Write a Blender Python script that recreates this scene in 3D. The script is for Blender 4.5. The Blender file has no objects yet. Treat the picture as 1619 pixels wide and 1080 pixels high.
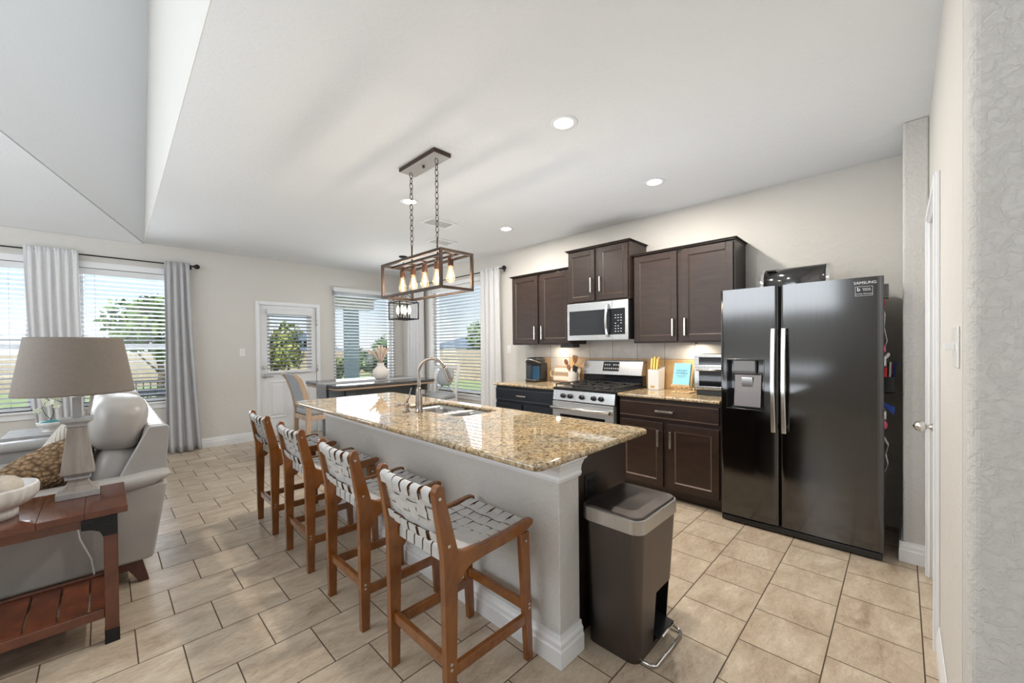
import bpy, bmesh, math, random
from mathutils import Vector, Matrix
R = math.radians
PI = math.pi
scene = bpy.context.scene
COL = scene.collection
random.seed(7)

# ------------------------------------------------------------------ camera
CAM_H = 1.368
F_PX, YAW, PITCH, ROLL, SHIFT_PX = 630.96, 0.7973027, -0.0091924, -0.0094719, 14.2434
cam_data = bpy.data.cameras.new('camera')
cam = bpy.data.objects.new('camera', cam_data)
COL.objects.link(cam)
_f = Vector((math.sin(YAW) * math.cos(PITCH), math.cos(YAW) * math.cos(PITCH), math.sin(PITCH)))
_r = Vector((math.cos(YAW), -math.sin(YAW), 0))
_u = _r.cross(_f)
_r2 = _r * math.cos(ROLL) + _u * math.sin(ROLL)
_u2 = -_r * math.sin(ROLL) + _u * math.cos(ROLL)
m = Matrix.Identity(4)
for i in range(3):
    m[i][0], m[i][1], m[i][2] = _r2[i], _u2[i], -_f[i]
m[2][3] = CAM_H
cam.matrix_world = m
cam_data.sensor_fit = 'HORIZONTAL'
cam_data.sensor_width = 36.0
cam_data.lens = 36.0 * F_PX / 1619.0
cam_data.shift_y = SHIFT_PX / 1619.0
cam_data.clip_start = 0.05
cam_data.clip_end = 400
scene.camera = cam

# ------------------------------------------------------------------ view, world, lights
scene.view_settings.view_transform = 'Standard'
scene.view_settings.look = 'None'
scene.view_settings.exposure = 0.74
scene.view_settings.gamma = 1.0
scene.view_settings.use_curve_mapping = False
cy = scene.cycles
cy.use_denoising = True
cy.max_bounces = 10
cy.diffuse_bounces = 6
cy.glossy_bounces = 5
cy.transparent_max_bounces = 24
cy.transmission_bounces = 8
cy.sample_clamp_indirect = 8.0
cy.caustics_reflective = False
cy.caustics_refractive = False

world = bpy.data.worlds.new('sky')
scene.world = world
world.use_nodes = True
wn, wl = world.node_tree.nodes, world.node_tree.links
wn.clear()
w_out = wn.new('ShaderNodeOutputWorld')
w_bg = wn.new('ShaderNodeBackground')
w_tc = wn.new('ShaderNodeTexCoord')
w_sep = wn.new('ShaderNodeSeparateXYZ')
w_ramp = wn.new('ShaderNodeValToRGB')
wl.new(w_tc.outputs['Generated'], w_sep.inputs[0])
wl.new(w_sep.outputs['Z'], w_ramp.inputs[0])
wl.new(w_ramp.outputs[0], w_bg.inputs[0])
wl.new(w_bg.outputs[0], w_out.inputs[0])
el = w_ramp.color_ramp.elements
el[0].position = 0.0
el[0].color = (0.90, 0.94, 0.96, 1)
el[1].position = 0.55
el[1].color = (0.36, 0.60, 0.92, 1)
e = el.new(0.10)
e.color = (0.66, 0.82, 0.97, 1)
w_bg.inputs[1].default_value = 0.70


def area_light(name, loc, rot, sx, sy, power, color=(1, 1, 1), shape='RECTANGLE', spread=None):
    d = bpy.data.lights.new(name, 'AREA')
    d.shape = shape
    d.size = sx
    if shape in ('RECTANGLE', 'ELLIPSE'):
        d.size_y = sy
    d.energy = power
    d.color = color
    if spread:
        d.spread = spread
    o = bpy.data.objects.new(name, d)
    o.location = loc
    o.rotation_euler = rot
    COL.objects.link(o)
    return o


def point_light(name, loc, power, color, radius=0.03):
    d = bpy.data.lights.new(name, 'POINT')
    d.energy = power
    d.color = color
    d.shadow_soft_size = radius
    o = bpy.data.objects.new(name, d)
    o.location = loc
    COL.objects.link(o)
    return o


sun_d = bpy.data.lights.new('sun', 'SUN')
sun_d.energy = 3.6
sun_d.angle = R(2)
sun_d.color = (1.0, 0.96, 0.88)
sun = bpy.data.objects.new('sun', sun_d)
sun.rotation_euler = (R(50), 0, R(-50))      # from behind the house: lights the garden, never enters the rooms
COL.objects.link(sun)

# unseen fill lamps added to the left of and behind the camera
area_light('fill_living_left', (-4.3, 3.4, 2.75), (0, R(-72), 0), 1.3, 5.0, 74, (0.86, 0.93, 1.0))
area_light('fill_entry', (-0.6, -3.6, 1.8), (R(98), 0, 0), 3.6, 2.2, 22, (0.88, 0.94, 1.0))
# unseen lamps added in the rooms, aimed up to brighten the ceiling
area_light('fill_up_living', (-2.3, 2.4, 0.9), (R(180), 0, 0), 2.8, 2.8, 62, (0.84, 0.92, 1.0))
area_light('fill_up_kitchen', (2.75, 1.9, 1.0), (R(180), 0, 0), 0.7, 2.6, 11, (0.84, 0.92, 1.0))
# daylight entering over the blinds of the dining area and living room
area_light('daylight_dining_end', (3.3, 7.6, 1.7), (R(-108), 0, 0), 1.3, 1.7, 26, (0.88, 0.94, 1.0))
area_light('daylight_dining_side', (4.8, 5.3, 1.7), (0, R(108), 0), 1.7, 1.5, 28, (0.88, 0.94, 1.0))
area_light('daylight_living_end', (-0.4, 7.6, 1.7), (R(-108), 0, 0), 2.4, 1.7, 85, (0.88, 0.94, 1.0))


# ------------------------------------------------------------------ materials
def new_mat(name):
    mt = bpy.data.materials.new(name)
    mt.use_nodes = True
    nt = mt.node_tree
    b = nt.nodes['Principled BSDF']
    return mt, nt, b


def N(nt, typ, **kw):
    n = nt.nodes.new(typ)
    for k, v in kw.items():
        if k in n.inputs:
            n.inputs[k].default_value = v
        else:
            setattr(n, k, v)
    return n


def obj_co(nt, scale=(1, 1, 1), loc=(0, 0, 0)):
    tc = nt.nodes.new('ShaderNodeTexCoord')
    mp = nt.nodes.new('ShaderNodeMapping')
    mp.inputs['Scale'].default_value = scale
    mp.inputs['Location'].default_value = loc
    nt.links.new(tc.outputs['Object'], mp.inputs[0])
    return mp.outputs[0]


def ramp(nt, src, stops):
    r = nt.nodes.new('ShaderNodeValToRGB')
    els = r.color_ramp.elements
    els[0].position, els[0].color = stops[0][0], (*stops[0][1], 1)
    els[1].position, els[1].color = stops[1][0], (*stops[1][1], 1)
    for p, c in stops[2:]:
        x = els.new(p)
        x.color = (*c, 1)
    nt.links.new(src, r.inputs[0])
    return r.outputs[0]


def add_bump(nt, b, h, strength=0.2, dist=0.01):
    bp = nt.nodes.new('ShaderNodeBump')
    bp.inputs['Strength'].default_value = strength
    bp.inputs['Distance'].default_value = dist
    nt.links.new(h, bp.inputs['Height'])
    nt.links.new(bp.outputs[0], b.inputs['Normal'])


def plain(name, col, rough=0.5, metal=0.0, noise=0.0, nscale=8, bump=0.0, bscale=60, spec=0.5, coat=0.0):
    mt, nt, b = new_mat(name)
    b.inputs['Roughness'].default_value = rough
    b.inputs['Metallic'].default_value = metal
    b.inputs['Specular IOR Level'].default_value = spec
    b.inputs['Coat Weight'].default_value = coat
    co = obj_co(nt)
    n = N(nt, 'ShaderNodeTexNoise', Scale=nscale, Detail=3.0)
    nt.links.new(co, n.inputs['Vector'])
    c0 = tuple(max(0, c * (1 - noise)) for c in col)
    c1 = tuple(min(1, c * (1 + noise)) for c in col)
    nt.links.new(ramp(nt, n.outputs[0], [(0.3, c0), (0.7, c1)]), b.inputs['Base Color'])
    if bump:
        n2 = N(nt, 'ShaderNodeTexNoise', Scale=bscale, Detail=4.0)
        nt.links.new(co, n2.inputs['Vector'])
        add_bump(nt, b, n2.outputs[0], bump, 0.005)
    return mt


def paint(name, col, bump=0.35, scale=14, rough=0.75, dist=0.004):
    """painted drywall with an orange peel / knockdown texture"""
    mt, nt, b = new_mat(name)
    b.inputs['Roughness'].default_value = rough
    b.inputs['Specular IOR Level'].default_value = 0.25
    co = obj_co(nt)
    n = N(nt, 'ShaderNodeTexNoise', Scale=1.3, Detail=2.0)
    nt.links.new(co, n.inputs['Vector'])
    nt.links.new(ramp(nt, n.outputs[0], [(0.3, tuple(c * 0.98 for c in col)), (0.7, col)]), b.inputs['Base Color'])
    n2 = N(nt, 'ShaderNodeTexNoise', Scale=scale, Detail=6.0, Roughness=0.6, Distortion=0.6)
    nt.links.new(co, n2.inputs['Vector'])
    h = ramp(nt, n2.outputs[0], [(0.42, (0, 0, 0)), (0.6, (1, 1, 1))])
    add_bump(nt, b, h, bump, dist)
    return mt


def wood(name, c0, c1, scale=(2, 2, 30), rough=0.35, axis=None, bump=0.05, coat=0.0, spec=0.5):
    mt, nt, b = new_mat(name)
    b.inputs['Roughness'].default_value = rough
    b.inputs['Coat Weight'].default_value = coat
    b.inputs['Specular IOR Level'].default_value = spec
    co = obj_co(nt, scale)
    n = N(nt, 'ShaderNodeTexNoise', Scale=1.6, Detail=6.0, Roughness=0.65, Distortion=0.5)
    nt.links.new(co, n.inputs['Vector'])
    nt.links.new(ramp(nt, n.outputs[0], [(0.3, c0), (0.7, c1)]), b.inputs['Base Color'])
    if bump:
        add_bump(nt, b, n.outputs[0], bump, 0.004)
    return mt


def brushed(name, col, rough=0.28, scale=(1, 1, 120), var=0.12, aniso=0.4):
    mt, nt, b = new_mat(name)
    b.inputs['Metallic'].default_value = 1.0
    b.inputs['Anisotropic'].default_value = aniso
    co = obj_co(nt, scale)
    n = N(nt, 'ShaderNodeTexNoise', Scale=3.0, Detail=3.0)
    nt.links.new(co, n.inputs['Vector'])
    nt.links.new(ramp(nt, n.outputs[0], [(0.2, tuple(c * (1 - var) for c in col)), (0.8, tuple(min(1, c * (1 + var)) for c in col))]), b.inputs['Base Color'])
    mr = N(nt, 'ShaderNodeMapRange')
    mr.inputs['To Min'].default_value = rough * 0.85
    mr.inputs['To Max'].default_value = rough * 1.15
    nt.links.new(n.outputs[0], mr.inputs[0])
    nt.links.new(mr.outputs[0], b.inputs['Roughness'])
    return mt


def emit(name, col, s):
    mt, nt, b = new_mat(name)
    b.inputs['Base Color'].default_value = (*col, 1)
    b.inputs['Emission Color'].default_value = (*col, 1)
    b.inputs['Emission Strength'].default_value = s
    return mt


def glass_mat(name, tint=(1, 1, 1), refl=0.08, glow=None, gs=0.0):
    mt = bpy.data.materials.new(name)
    mt.use_nodes = True
    nt = mt.node_tree
    nt.nodes.clear()
    out = nt.nodes.new('ShaderNodeOutputMaterial')
    tr = nt.nodes.new('ShaderNodeBsdfTransparent')
    tr.inputs[0].default_value = (*tint, 1)
    gl = nt.nodes.new('ShaderNodeBsdfGlossy')
    gl.inputs['Roughness'].default_value = 0.02
    mx = nt.nodes.new('ShaderNodeMixShader')
    fr = nt.nodes.new('ShaderNodeLayerWeight')
    fr.inputs[0].default_value = 0.5
    pw = N(nt, 'ShaderNodeMath', operation='POWER')
    pw.inputs[1].default_value = 5.0
    nt.links.new(fr.outputs['Facing'], pw.inputs[0])
    ml = N(nt, 'ShaderNodeMath', operation='MULTIPLY_ADD')
    ml.inputs[1].default_value = 0.6
    ml.inputs[2].default_value = refl * 0.5
    ml.use_clamp = True
    nt.links.new(pw.outputs[0], ml.inputs[0])
    nt.links.new(ml.outputs[0], mx.inputs[0])
    nt.links.new(tr.outputs[0], mx.inputs[1])
    nt.links.new(gl.outputs[0], mx.inputs[2])
    if glow:
        em = nt.nodes.new('ShaderNodeEmission')
        em.inputs[0].default_value = (*glow, 1)
        em.inputs[1].default_value = gs
        ad = nt.nodes.new('ShaderNodeAddShader')
        nt.links.new(mx.outputs[0], ad.inputs[0])
        nt.links.new(em.outputs[0], ad.inputs[1])
        nt.links.new(ad.outputs[0], out.inputs[0])
    else:
        nt.links.new(mx.outputs[0], out.inputs[0])
    return mt


def floor_tile_mat():
    mt, nt, b = new_mat('floor_tile')
    co = obj_co(nt, (1, 1, 1), (20 * 0.3011 - 3.101 + 6 * 0.3011, 20 * 0.3065 - 0.2385, 0))
    br = N(nt, 'ShaderNodeTexBrick', Scale=1.0)
    br.offset = 0.5
    br.offset_frequency = 2
    br.inputs['Brick Width'].default_value = 0.3011
    br.inputs['Row Height'].default_value = 0.3065
    br.inputs['Mortar Size'].default_value = 0.0028
    br.inputs['Mortar Smooth'].default_value = 0.15
    br.inputs['Color1'].default_value = (0, 0, 0, 1)
    br.inputs['Color2'].default_value = (1, 1, 1, 1)
    br.inputs['Mortar'].default_value = (0.5, 0.5, 0.5, 1)
    nt.links.new(co, br.inputs['Vector'])
    # per tile shift of the stone clouding
    vm = N(nt, 'ShaderNodeVectorMath', operation='MULTIPLY_ADD')
    vm.inputs[1].default_value = (7, 3, 5)
    nt.links.new(br.outputs['Color'], vm.inputs[0])
    nt.links.new(co, vm.inputs[2])
    mp = N(nt, 'ShaderNodeMapping')
    mp.inputs['Rotation'].default_value = (0, 0, R(35))
    mp.inputs['Scale'].default_value = (1, 2.6, 1)
    nt.links.new(vm.outputs[0], mp.inputs[0])
    n = N(nt, 'ShaderNodeTexNoise', Scale=3.2, Detail=9.0, Roughness=0.62, Distortion=0.7)
    nt.links.new(mp.outputs[0], n.inputs['Vector'])
    nf = N(nt, 'ShaderNodeTexNoise', Scale=26.0, Detail=8.0, Roughness=0.75, Distortion=0.8)
    nt.links.new(mp.outputs[0], nf.inputs['Vector'])
    av = N(nt, 'ShaderNodeMix', data_type='FLOAT')
    av.inputs[0].default_value = 0.42
    nt.links.new(n.outputs[0], av.inputs[2])
    nt.links.new(nf.outputs[0], av.inputs[3])
    tile = ramp(nt, av.outputs[0], [(0.34, (0.31, 0.23, 0.16)), (0.66, (0.70, 0.605, 0.49)), (0.44, (0.46, 0.362, 0.265)), (0.54, (0.565, 0.47, 0.355))])
    mix = N(nt, 'ShaderNodeMix', data_type='RGBA')
    nt.links.new(br.outputs['Fac'], mix.inputs[0])
    nt.links.new(tile, mix.inputs[6])
    mix.inputs[7].default_value = (0.09, 0.062, 0.042, 1)
    nt.links.new(mix.outputs[2], b.inputs['Base Color'])
    mr = N(nt, 'ShaderNodeMapRange')
    mr.inputs['To Min'].default_value = 0.30
    mr.inputs['To Max'].default_value = 1.0
    nt.links.new(br.outputs['Fac'], mr.inputs[0])
    nt.links.new(mr.outputs[0], b.inputs['Roughness'])
    inv = N(nt, 'ShaderNodeMath', operation='MULTIPLY_ADD')
    inv.inputs[1].default_value = -1.0
    nt.links.new(br.outputs['Fac'], inv.inputs[0])
    n3 = N(nt, 'ShaderNodeMath', operation='MULTIPLY')
    n3.inputs[1].default_value = 0.18
    nt.links.new(n.outputs[0], n3.inputs[0])
    nt.links.new(n3.outputs[0], inv.inputs[2])
    add_bump(nt, b, inv.outputs[0], 0.35, 0.003)
    return mt


def granite_mat():
    mt, nt, b = new_mat('granite')
    b.inputs['Roughness'].default_value = 0.035
    b.inputs['IOR'].default_value = 1.75
    co = obj_co(nt)
    n = N(nt, 'ShaderNodeTexNoise', Scale=42.0, Detail=8.0, Roughness=0.75, Distortion=1.2)
    nt.links.new(co, n.inputs['Vector'])
    base = ramp(nt, n.outputs[0], [(0.30, (0.025, 0.02, 0.018)), (0.72, (0.78, 0.71, 0.58)), (0.40, (0.17, 0.12, 0.075)), (0.47, (0.47, 0.35, 0.20)), (0.57, (0.64, 0.53, 0.37))])
    v = N(nt, 'ShaderNodeTexVoronoi', Scale=85.0)
    nt.links.new(co, v.inputs['Vector'])
    fl = ramp(nt, v.outputs['Color'], [(0.10, (0.30, 0.26, 0.22)), (0.45, (1, 1, 1))])
    n5 = N(nt, 'ShaderNodeTexNoise', Scale=6.0, Detail=4.0)
    nt.links.new(co, n5.inputs['Vector'])
    cl = ramp(nt, n5.outputs[0], [(0.35, (0.82, 0.86, 0.90)), (0.65, (1.1, 1.0, 0.86))])
    m1 = N(nt, 'ShaderNodeMix', data_type='RGBA', blend_type='MULTIPLY')
    m1.inputs[0].default_value = 0.75
    nt.links.new(base, m1.inputs[6])
    nt.links.new(fl, m1.inputs[7])
    m2 = N(nt, 'ShaderNodeMix', data_type='RGBA', blend_type='MULTIPLY')
    m2.inputs[0].default_value = 1.0
    nt.links.new(m1.outputs[2], m2.inputs[6])
    nt.links.new(cl, m2.inputs[7])
    nt.links.new(m2.outputs[2], b.inputs['Base Color'])
    return mt


def backsplash_mat():
    """12 inch tiles on the wall, a warm light cast painted into the bottom course, pale above"""
    mt, nt, b = new_mat('backsplash_tile')
    tc = nt.nodes.new('ShaderNodeTexCoord')
    sp = nt.nodes.new('ShaderNodeSeparateXYZ')
    nt.links.new(tc.outputs['Object'], sp.inputs[0])
    cb = nt.nodes.new('ShaderNodeCombineXYZ')
    ay = N(nt, 'ShaderNodeMath', operation='ADD')
    ay.inputs[1].default_value = -1.460 + 20 * 0.3035
    az = N(nt, 'ShaderNodeMath', operation='ADD')
    az.inputs[1].default_value = -1.226 + 20 * 0.305
    nt.links.new(sp.outputs['Y'], ay.inputs[0])
    nt.links.new(sp.outputs['Z'], az.inputs[0])
    nt.links.new(ay.outputs[0], cb.inputs[0])
    nt.links.new(az.outputs[0], cb.inputs[1])
    br = N(nt, 'ShaderNodeTexBrick', Scale=1.0)
    br.offset = 0.0
    br.inputs['Brick Width'].default_value = 0.3035
    br.inputs['Row Height'].default_value = 0.305
    br.inputs['Mortar Size'].default_value = 0.0025
    br.inputs['Color1'].default_value = (0, 0, 0, 1)
    br.inputs['Color2'].default_value = (1, 1, 1, 1)
    nt.links.new(cb.outputs[0], br.inputs['Vector'])
    n = N(nt, 'ShaderNodeTexNoise', Scale=5.0, Detail=7.0, Roughness=0.6, Distortion=0.8)
    nt.links.new(tc.outputs['Object'], n.inputs['Vector'])
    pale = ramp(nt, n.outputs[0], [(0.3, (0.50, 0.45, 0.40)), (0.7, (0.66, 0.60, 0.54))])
    warm = ramp(nt, n.outputs[0], [(0.3, (0.62, 0.36, 0.16)), (0.7, (0.78, 0.52, 0.26))])  # tile colour with the warm light cast painted in
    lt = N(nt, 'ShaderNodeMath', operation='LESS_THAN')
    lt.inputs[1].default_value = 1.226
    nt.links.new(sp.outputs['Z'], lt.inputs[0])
    # the one lower tile without the painted warm cast, behind the wooden board
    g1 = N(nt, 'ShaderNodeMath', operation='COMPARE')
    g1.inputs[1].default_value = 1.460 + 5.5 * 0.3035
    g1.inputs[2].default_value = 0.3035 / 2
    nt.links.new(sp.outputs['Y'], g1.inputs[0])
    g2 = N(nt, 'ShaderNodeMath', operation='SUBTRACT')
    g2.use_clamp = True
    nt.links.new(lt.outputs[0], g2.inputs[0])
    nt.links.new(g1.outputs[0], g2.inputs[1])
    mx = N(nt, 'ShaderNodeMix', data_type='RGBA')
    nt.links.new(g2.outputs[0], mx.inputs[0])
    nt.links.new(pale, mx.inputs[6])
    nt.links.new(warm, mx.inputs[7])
    mg = N(nt, 'ShaderNodeMix', data_type='RGBA')
    nt.links.new(br.outputs['Fac'], mg.inputs[0])
    nt.links.new(mx.outputs[2], mg.inputs[6])
    mg.inputs[7].default_value = (0.16, 0.12, 0.09, 1)
    nt.links.new(mg.outputs[2], b.inputs['Base Color'])
    b.inputs['Roughness'].default_value = 0.4
    return mt


def foliage_mat(name, c0, c1):
    mt, nt, b = new_mat(name)
    co = obj_co(nt)
    n = N(nt, 'ShaderNodeTexNoise', Scale=4.0, Detail=6.0)
    nt.links.new(co, n.inputs['Vector'])
    nt.links.new(ramp(nt, n.outputs[0], [(0.35, c0), (0.65, c1)]), b.inputs['Base Color'])
    b.inputs['Roughness'].default_value = 0.8
    return mt


def knit_mat():
    mt, nt, b = new_mat('chunky_knit')
    co = obj_co(nt, (60, 60, 60))
    w1 = N(nt, 'ShaderNodeTexVoronoi', Scale=0.75)
    nt.links.new(co, w1.inputs['Vector'])
    nt.links.new(ramp(nt, w1.outputs['Distance'], [(0.1, (0.50, 0.34, 0.20)), (0.8, (0.14, 0.085, 0.045))]), b.inputs['Base Color'])
    b.inputs['Roughness'].default_value = 0.95
    inv = N(nt, 'ShaderNodeMath', operation='MULTIPLY')
    inv.inputs[1].default_value = -1
    nt.links.new(w1.outputs['Distance'], inv.inputs[0])
    add_bump(nt, b, inv.outputs[0], 1.0, 0.02)
    return mt


def stripes_mat(name, c0, c1, scale, axis_rot=(0, 0, 0), dist=0.5, rough=0.8, soft=0.1, pos=0.5, bump=0.2):
    mt, nt, b = new_mat(name)
    tc = nt.nodes.new('ShaderNodeTexCoord')
    mp = nt.nodes.new('ShaderNodeMapping')
    mp.inputs['Rotation'].default_value = axis_rot
    nt.links.new(tc.outputs['Object'], mp.inputs[0])
    w = N(nt, 'ShaderNodeTexWave', Scale=scale, Distortion=dist)
    nt.links.new(mp.outputs[0], w.inputs['Vector'])
    nt.links.new(ramp(nt, w.outputs[0], [(pos - soft, c0), (pos + soft, c1)]), b.inputs['Base Color'])
    b.inputs['Roughness'].default_value = rough
    if bump:
        add_bump(nt, b, w.outputs[0], bump, 0.004)
    return mt


M = {}
M['wall'] = paint('wall_paint_greige', (0.67, 0.65, 0.615))
M['wall_rough'] = paint('wall_paint_knockdown', (0.64, 0.625, 0.60), 0.65, 42, dist=0.0035)
M['ceiling'] = paint('ceiling_paint_white', (0.79, 0.81, 0.83), 0.22, 34, 0.85)
M['trim'] = plain('trim_white', (0.82, 0.83, 0.85), 0.35)
M['floor'] = floor_tile_mat()
M['granite'] = granite_mat()
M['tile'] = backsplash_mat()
M['espresso'] = wood('espresso_wood', (0.018, 0.0085, 0.0055), (0.038, 0.019, 0.013), (3, 3, 14), 0.34, bump=0.02, spec=0.55)
M['espresso_up'] = wood('espresso_wood_upper', (0.025, 0.0155, 0.0125), (0.042, 0.0265, 0.021), (3, 3, 14), 0.33, bump=0.02, spec=0.35)
M['espresso_bluelit'] = wood('espresso_wood_bluelit', (0.008, 0.011, 0.017), (0.016, 0.021, 0.030), (3, 3, 14), 0.32, bump=0.02)  # dark cabinet wood with bluish window light painted into its colour
M['bead_bluelit'] = plain('cabinet_bead_bluelit', (0.06, 0.075, 0.10), 0.4)  # the same bluish light painted into the bead colour
M['bead_up'] = plain('upper_cabinet_bead', (0.075, 0.052, 0.043), 0.4)
M['canopy_plate'] = plain('pale_canopy_plate', (0.42, 0.40, 0.38), 0.4, 0.3)
M['glaze'] = wood('cabinet_bead', (0.12, 0.075, 0.055), (0.18, 0.115, 0.085), (3, 3, 14), 0.4, bump=0.0)
M['nickel'] = plain('satin_nickel', (0.72, 0.70, 0.67), 0.25, 1.0)
M['nickel_warm'] = brushed('brushed_nickel', (0.40, 0.35, 0.315), 0.24, (1, 1, 60), 0.1, 0.3)
M['chrome'] = plain('chrome', (0.8, 0.8, 0.8), 0.08, 1.0)
M['steel'] = brushed('stainless_steel', (0.62, 0.62, 0.62), 0.26, (1, 120, 1))
M['steel_soft'] = brushed('soft_stainless_steel', (0.70, 0.70, 0.70), 0.45, (1, 120, 1))
M['steel_dark'] = brushed('dark_stainless_steel', (0.115, 0.114, 0.114), 0.12, (60, 60, 1), 0.05, 0.35)
M['sink_steel'] = brushed('sink_steel', (0.5, 0.49, 0.48), 0.3)
M['black'] = plain('black_plastic', (0.012, 0.012, 0.013), 0.3)
M['black_gloss'] = plain('black_glass', (0.012, 0.014, 0.018), 0.05, spec=0.8)
M['iron'] = plain('cast_iron', (0.035, 0.033, 0.032), 0.38)
M['black_metal'] = plain('black_metal', (0.02, 0.02, 0.022), 0.4, 0.6)
M['bronze'] = plain('oiled_bronze', (0.075, 0.05, 0.038), 0.42, 0.7, 0.2)
M['copper_brown'] = plain('brown_copper_socket', (0.10, 0.04, 0.02), 0.45, 0.3)
M['bin'] = brushed('bin_bronze_steel', (0.135, 0.118, 0.112), 0.34, (60, 60, 1), 0.06, 0.3)
M['bin_rim'] = brushed('bin_rim_steel', (0.50, 0.48, 0.46), 0.3, (60, 60, 1), 0.08)
M['stool_wood'] = wood('walnut_stained_wood', (0.15, 0.045, 0.0085), (0.29, 0.102, 0.020), (6, 6, 3), 0.24, bump=0.01, coat=0.6)
M['strap_edge'] = plain('brown_strap_edge', (0.07, 0.035, 0.02), 0.6)
M['strap'] = plain('grey_white_leather', (0.58, 0.57, 0.56), 0.5, noise=0.06, nscale=20, bump=0.15, bscale=200)
M['sofa'] = plain('light_grey_leather', (0.40, 0.38, 0.36), 0.36, noise=0.05, nscale=6, bump=0.12, bscale=25)
M['sofa_leg'] = wood('dark_cherry_wood', (0.06, 0.014, 0.008), (0.11, 0.028, 0.014), (6, 6, 4), 0.3)
M['cherry'] = wood('cherry_table_wood', (0.065, 0.017, 0.008), (0.155, 0.045, 0.019), (3, 10, 3), 0.22, bump=0.04, coat=0.3)
M['cherry_dark'] = wood('cherry_shelf_wood', (0.055, 0.013, 0.006), (0.19, 0.05, 0.016), (5, 3, 3), 0.35, bump=0.04)
M['washed_wood'] = wood('whitewashed_wood', (0.25, 0.215, 0.19), (0.42, 0.38, 0.345), (14, 14, 2), 0.6, bump=0.1)
M['washed_edge'] = wood('whitewashed_wood_light', (0.36, 0.36, 0.36), (0.52, 0.52, 0.52), (10, 10, 4), 0.6, bump=0.1)
M['shade'] = plain('linen_lampshade', (0.21, 0.18, 0.155), 0.85, noise=0.04, nscale=60, bump=0.1, bscale=300)
M['curtain_grey'] = plain('grey_curtain_fabric', (0.50, 0.50, 0.515), 0.75, noise=0.03, nscale=30)
M['curtain_pale'] = plain('pale_grey_curtain_fabric', (0.68, 0.68, 0.69), 0.8, noise=0.03, nscale=30)
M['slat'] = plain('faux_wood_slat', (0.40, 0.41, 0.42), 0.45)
M['slat_white'] = plain('faux_wood_valance', (0.76, 0.77, 0.78), 0.4)
M['glass'] = glass_mat('window_glass')
M['glass_lamp'] = glass_mat('bulb_glass', (1.0, 0.95, 0.85), 0.10, (1.0, 0.66, 0.32), 0.22)
M['glass_clear'] = glass_mat('clear_glass', (0.97, 0.98, 0.98), 0.06)
M['glass_smoke'] = glass_mat('smoked_tank', (0.35, 0.38, 0.42), 0.08)
M['bulb'] = emit('bulb_filament', (1.0, 0.72, 0.38), 14)
M['candle'] = emit('candle_bulb_glow', (1.0, 0.80, 0.55), 2.2)
M['can_glow'] = emit('downlight_diffuser', (1.0, 0.95, 0.86), 4)
M['ceramic'] = plain('white_ceramic', (0.72, 0.69, 0.65), 0.25)
M['ceramic_matte'] = plain('matte_white_ceramic', (0.70, 0.65, 0.60), 0.7)
M['plastic_white'] = plain('white_plastic', (0.80, 0.80, 0.79), 0.35)
M['bamboo'] = wood('pale_bamboo', (0.60, 0.42, 0.22), (0.76, 0.58, 0.34), (2, 12, 12), 0.5)
M['board'] = stripes_mat('striped_board_wood', (0.42, 0.28, 0.18), (0.80, 0.72, 0.62), 3.2, (0, R(90), 0), 0.4, 0.5, 0.25)
M['spoon_wood'] = wood('brown_spoon_wood', (0.22, 0.085, 0.03), (0.40, 0.19, 0.08), (8, 8, 4), 0.5)
M['spoon_pale'] = wood('pale_spoon_wood', (0.5, 0.35, 0.2), (0.66, 0.5, 0.32), (8, 8, 4), 0.5)
M['gold'] = plain('brushed_gold', (0.75, 0.48, 0.14), 0.3, 0.85)
M['navy'] = plain('navy_blue_plastic', (0.02, 0.10, 0.20), 0.2)
M['cyan_cover'] = plain('light_blue_book_cover', (0.30, 0.68, 0.80), 0.45)
M['ink'] = plain('dark_blue_ink', (0.02, 0.10, 0.20), 0.6)
M['paper'] = plain('paper', (0.8, 0.76, 0.68), 0.8)
M['text_white'] = plain('white_print', (0.75, 0.75, 0.75), 0.5)
M['table_top'] = wood('dark_table_top', (0.045, 0.045, 0.05), (0.10, 0.10, 0.11), (3, 8, 3), 0.16, bump=0.01)
M['table_edge'] = wood('natural_table_wood', (0.38, 0.27, 0.19), (0.52, 0.39, 0.28), (3, 12, 12), 0.5)
M['table_base'] = plain('grey_blue_painted_wood', (0.13, 0.16, 0.19), 0.45)
M['chair_fabric'] = plain('grey_chair_fabric', (0.34, 0.36, 0.38), 0.75, noise=0.05, nscale=50, bump=0.15, bscale=300)
M['chair_wood'] = wood('pale_oak_chair', (0.42, 0.30, 0.21), (0.58, 0.43, 0.32), (10, 10, 3), 0.5)
M['chair_white'] = plain('white_chair_frame', (0.68, 0.68, 0.68), 0.4)
M['runner'] = plain('grey_linen_runner', (0.36, 0.36, 0.37), 0.9, bump=0.3, bscale=250)
M['pampas'] = plain('dried_pampas', (0.58, 0.46, 0.38), 0.9, noise=0.15, nscale=80, bump=0.4, bscale=150)
M['green_leaf'] = plain('green_leaf', (0.06, 0.14, 0.05), 0.5)
M['petal'] = plain('cream_orchid_petal', (0.78, 0.80, 0.66), 0.6)
M['teal'] = plain('teal_pebbles', (0.01, 0.22, 0.24), 0.35, bump=0.5, bscale=60)
M['knit'] = knit_mat()
M['throw'] = stripes_mat('cream_striped_weave', (0.62, 0.58, 0.52), (0.34, 0.30, 0.25), 16, (0, R(20), R(30)), 2.0, 0.9, 0.2, 0.85)
M['ball'] = plain('cream_decor_ball', (0.60, 0.53, 0.45), 0.8, noise=0.12, nscale=25, bump=0.5, bscale=40)
M['bowl'] = plain('white_ribbed_ceramic', (0.70, 0.68, 0.65), 0.35)
M['cord'] = plain('white_cord', (0.78, 0.78, 0.76), 0.4)
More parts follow.
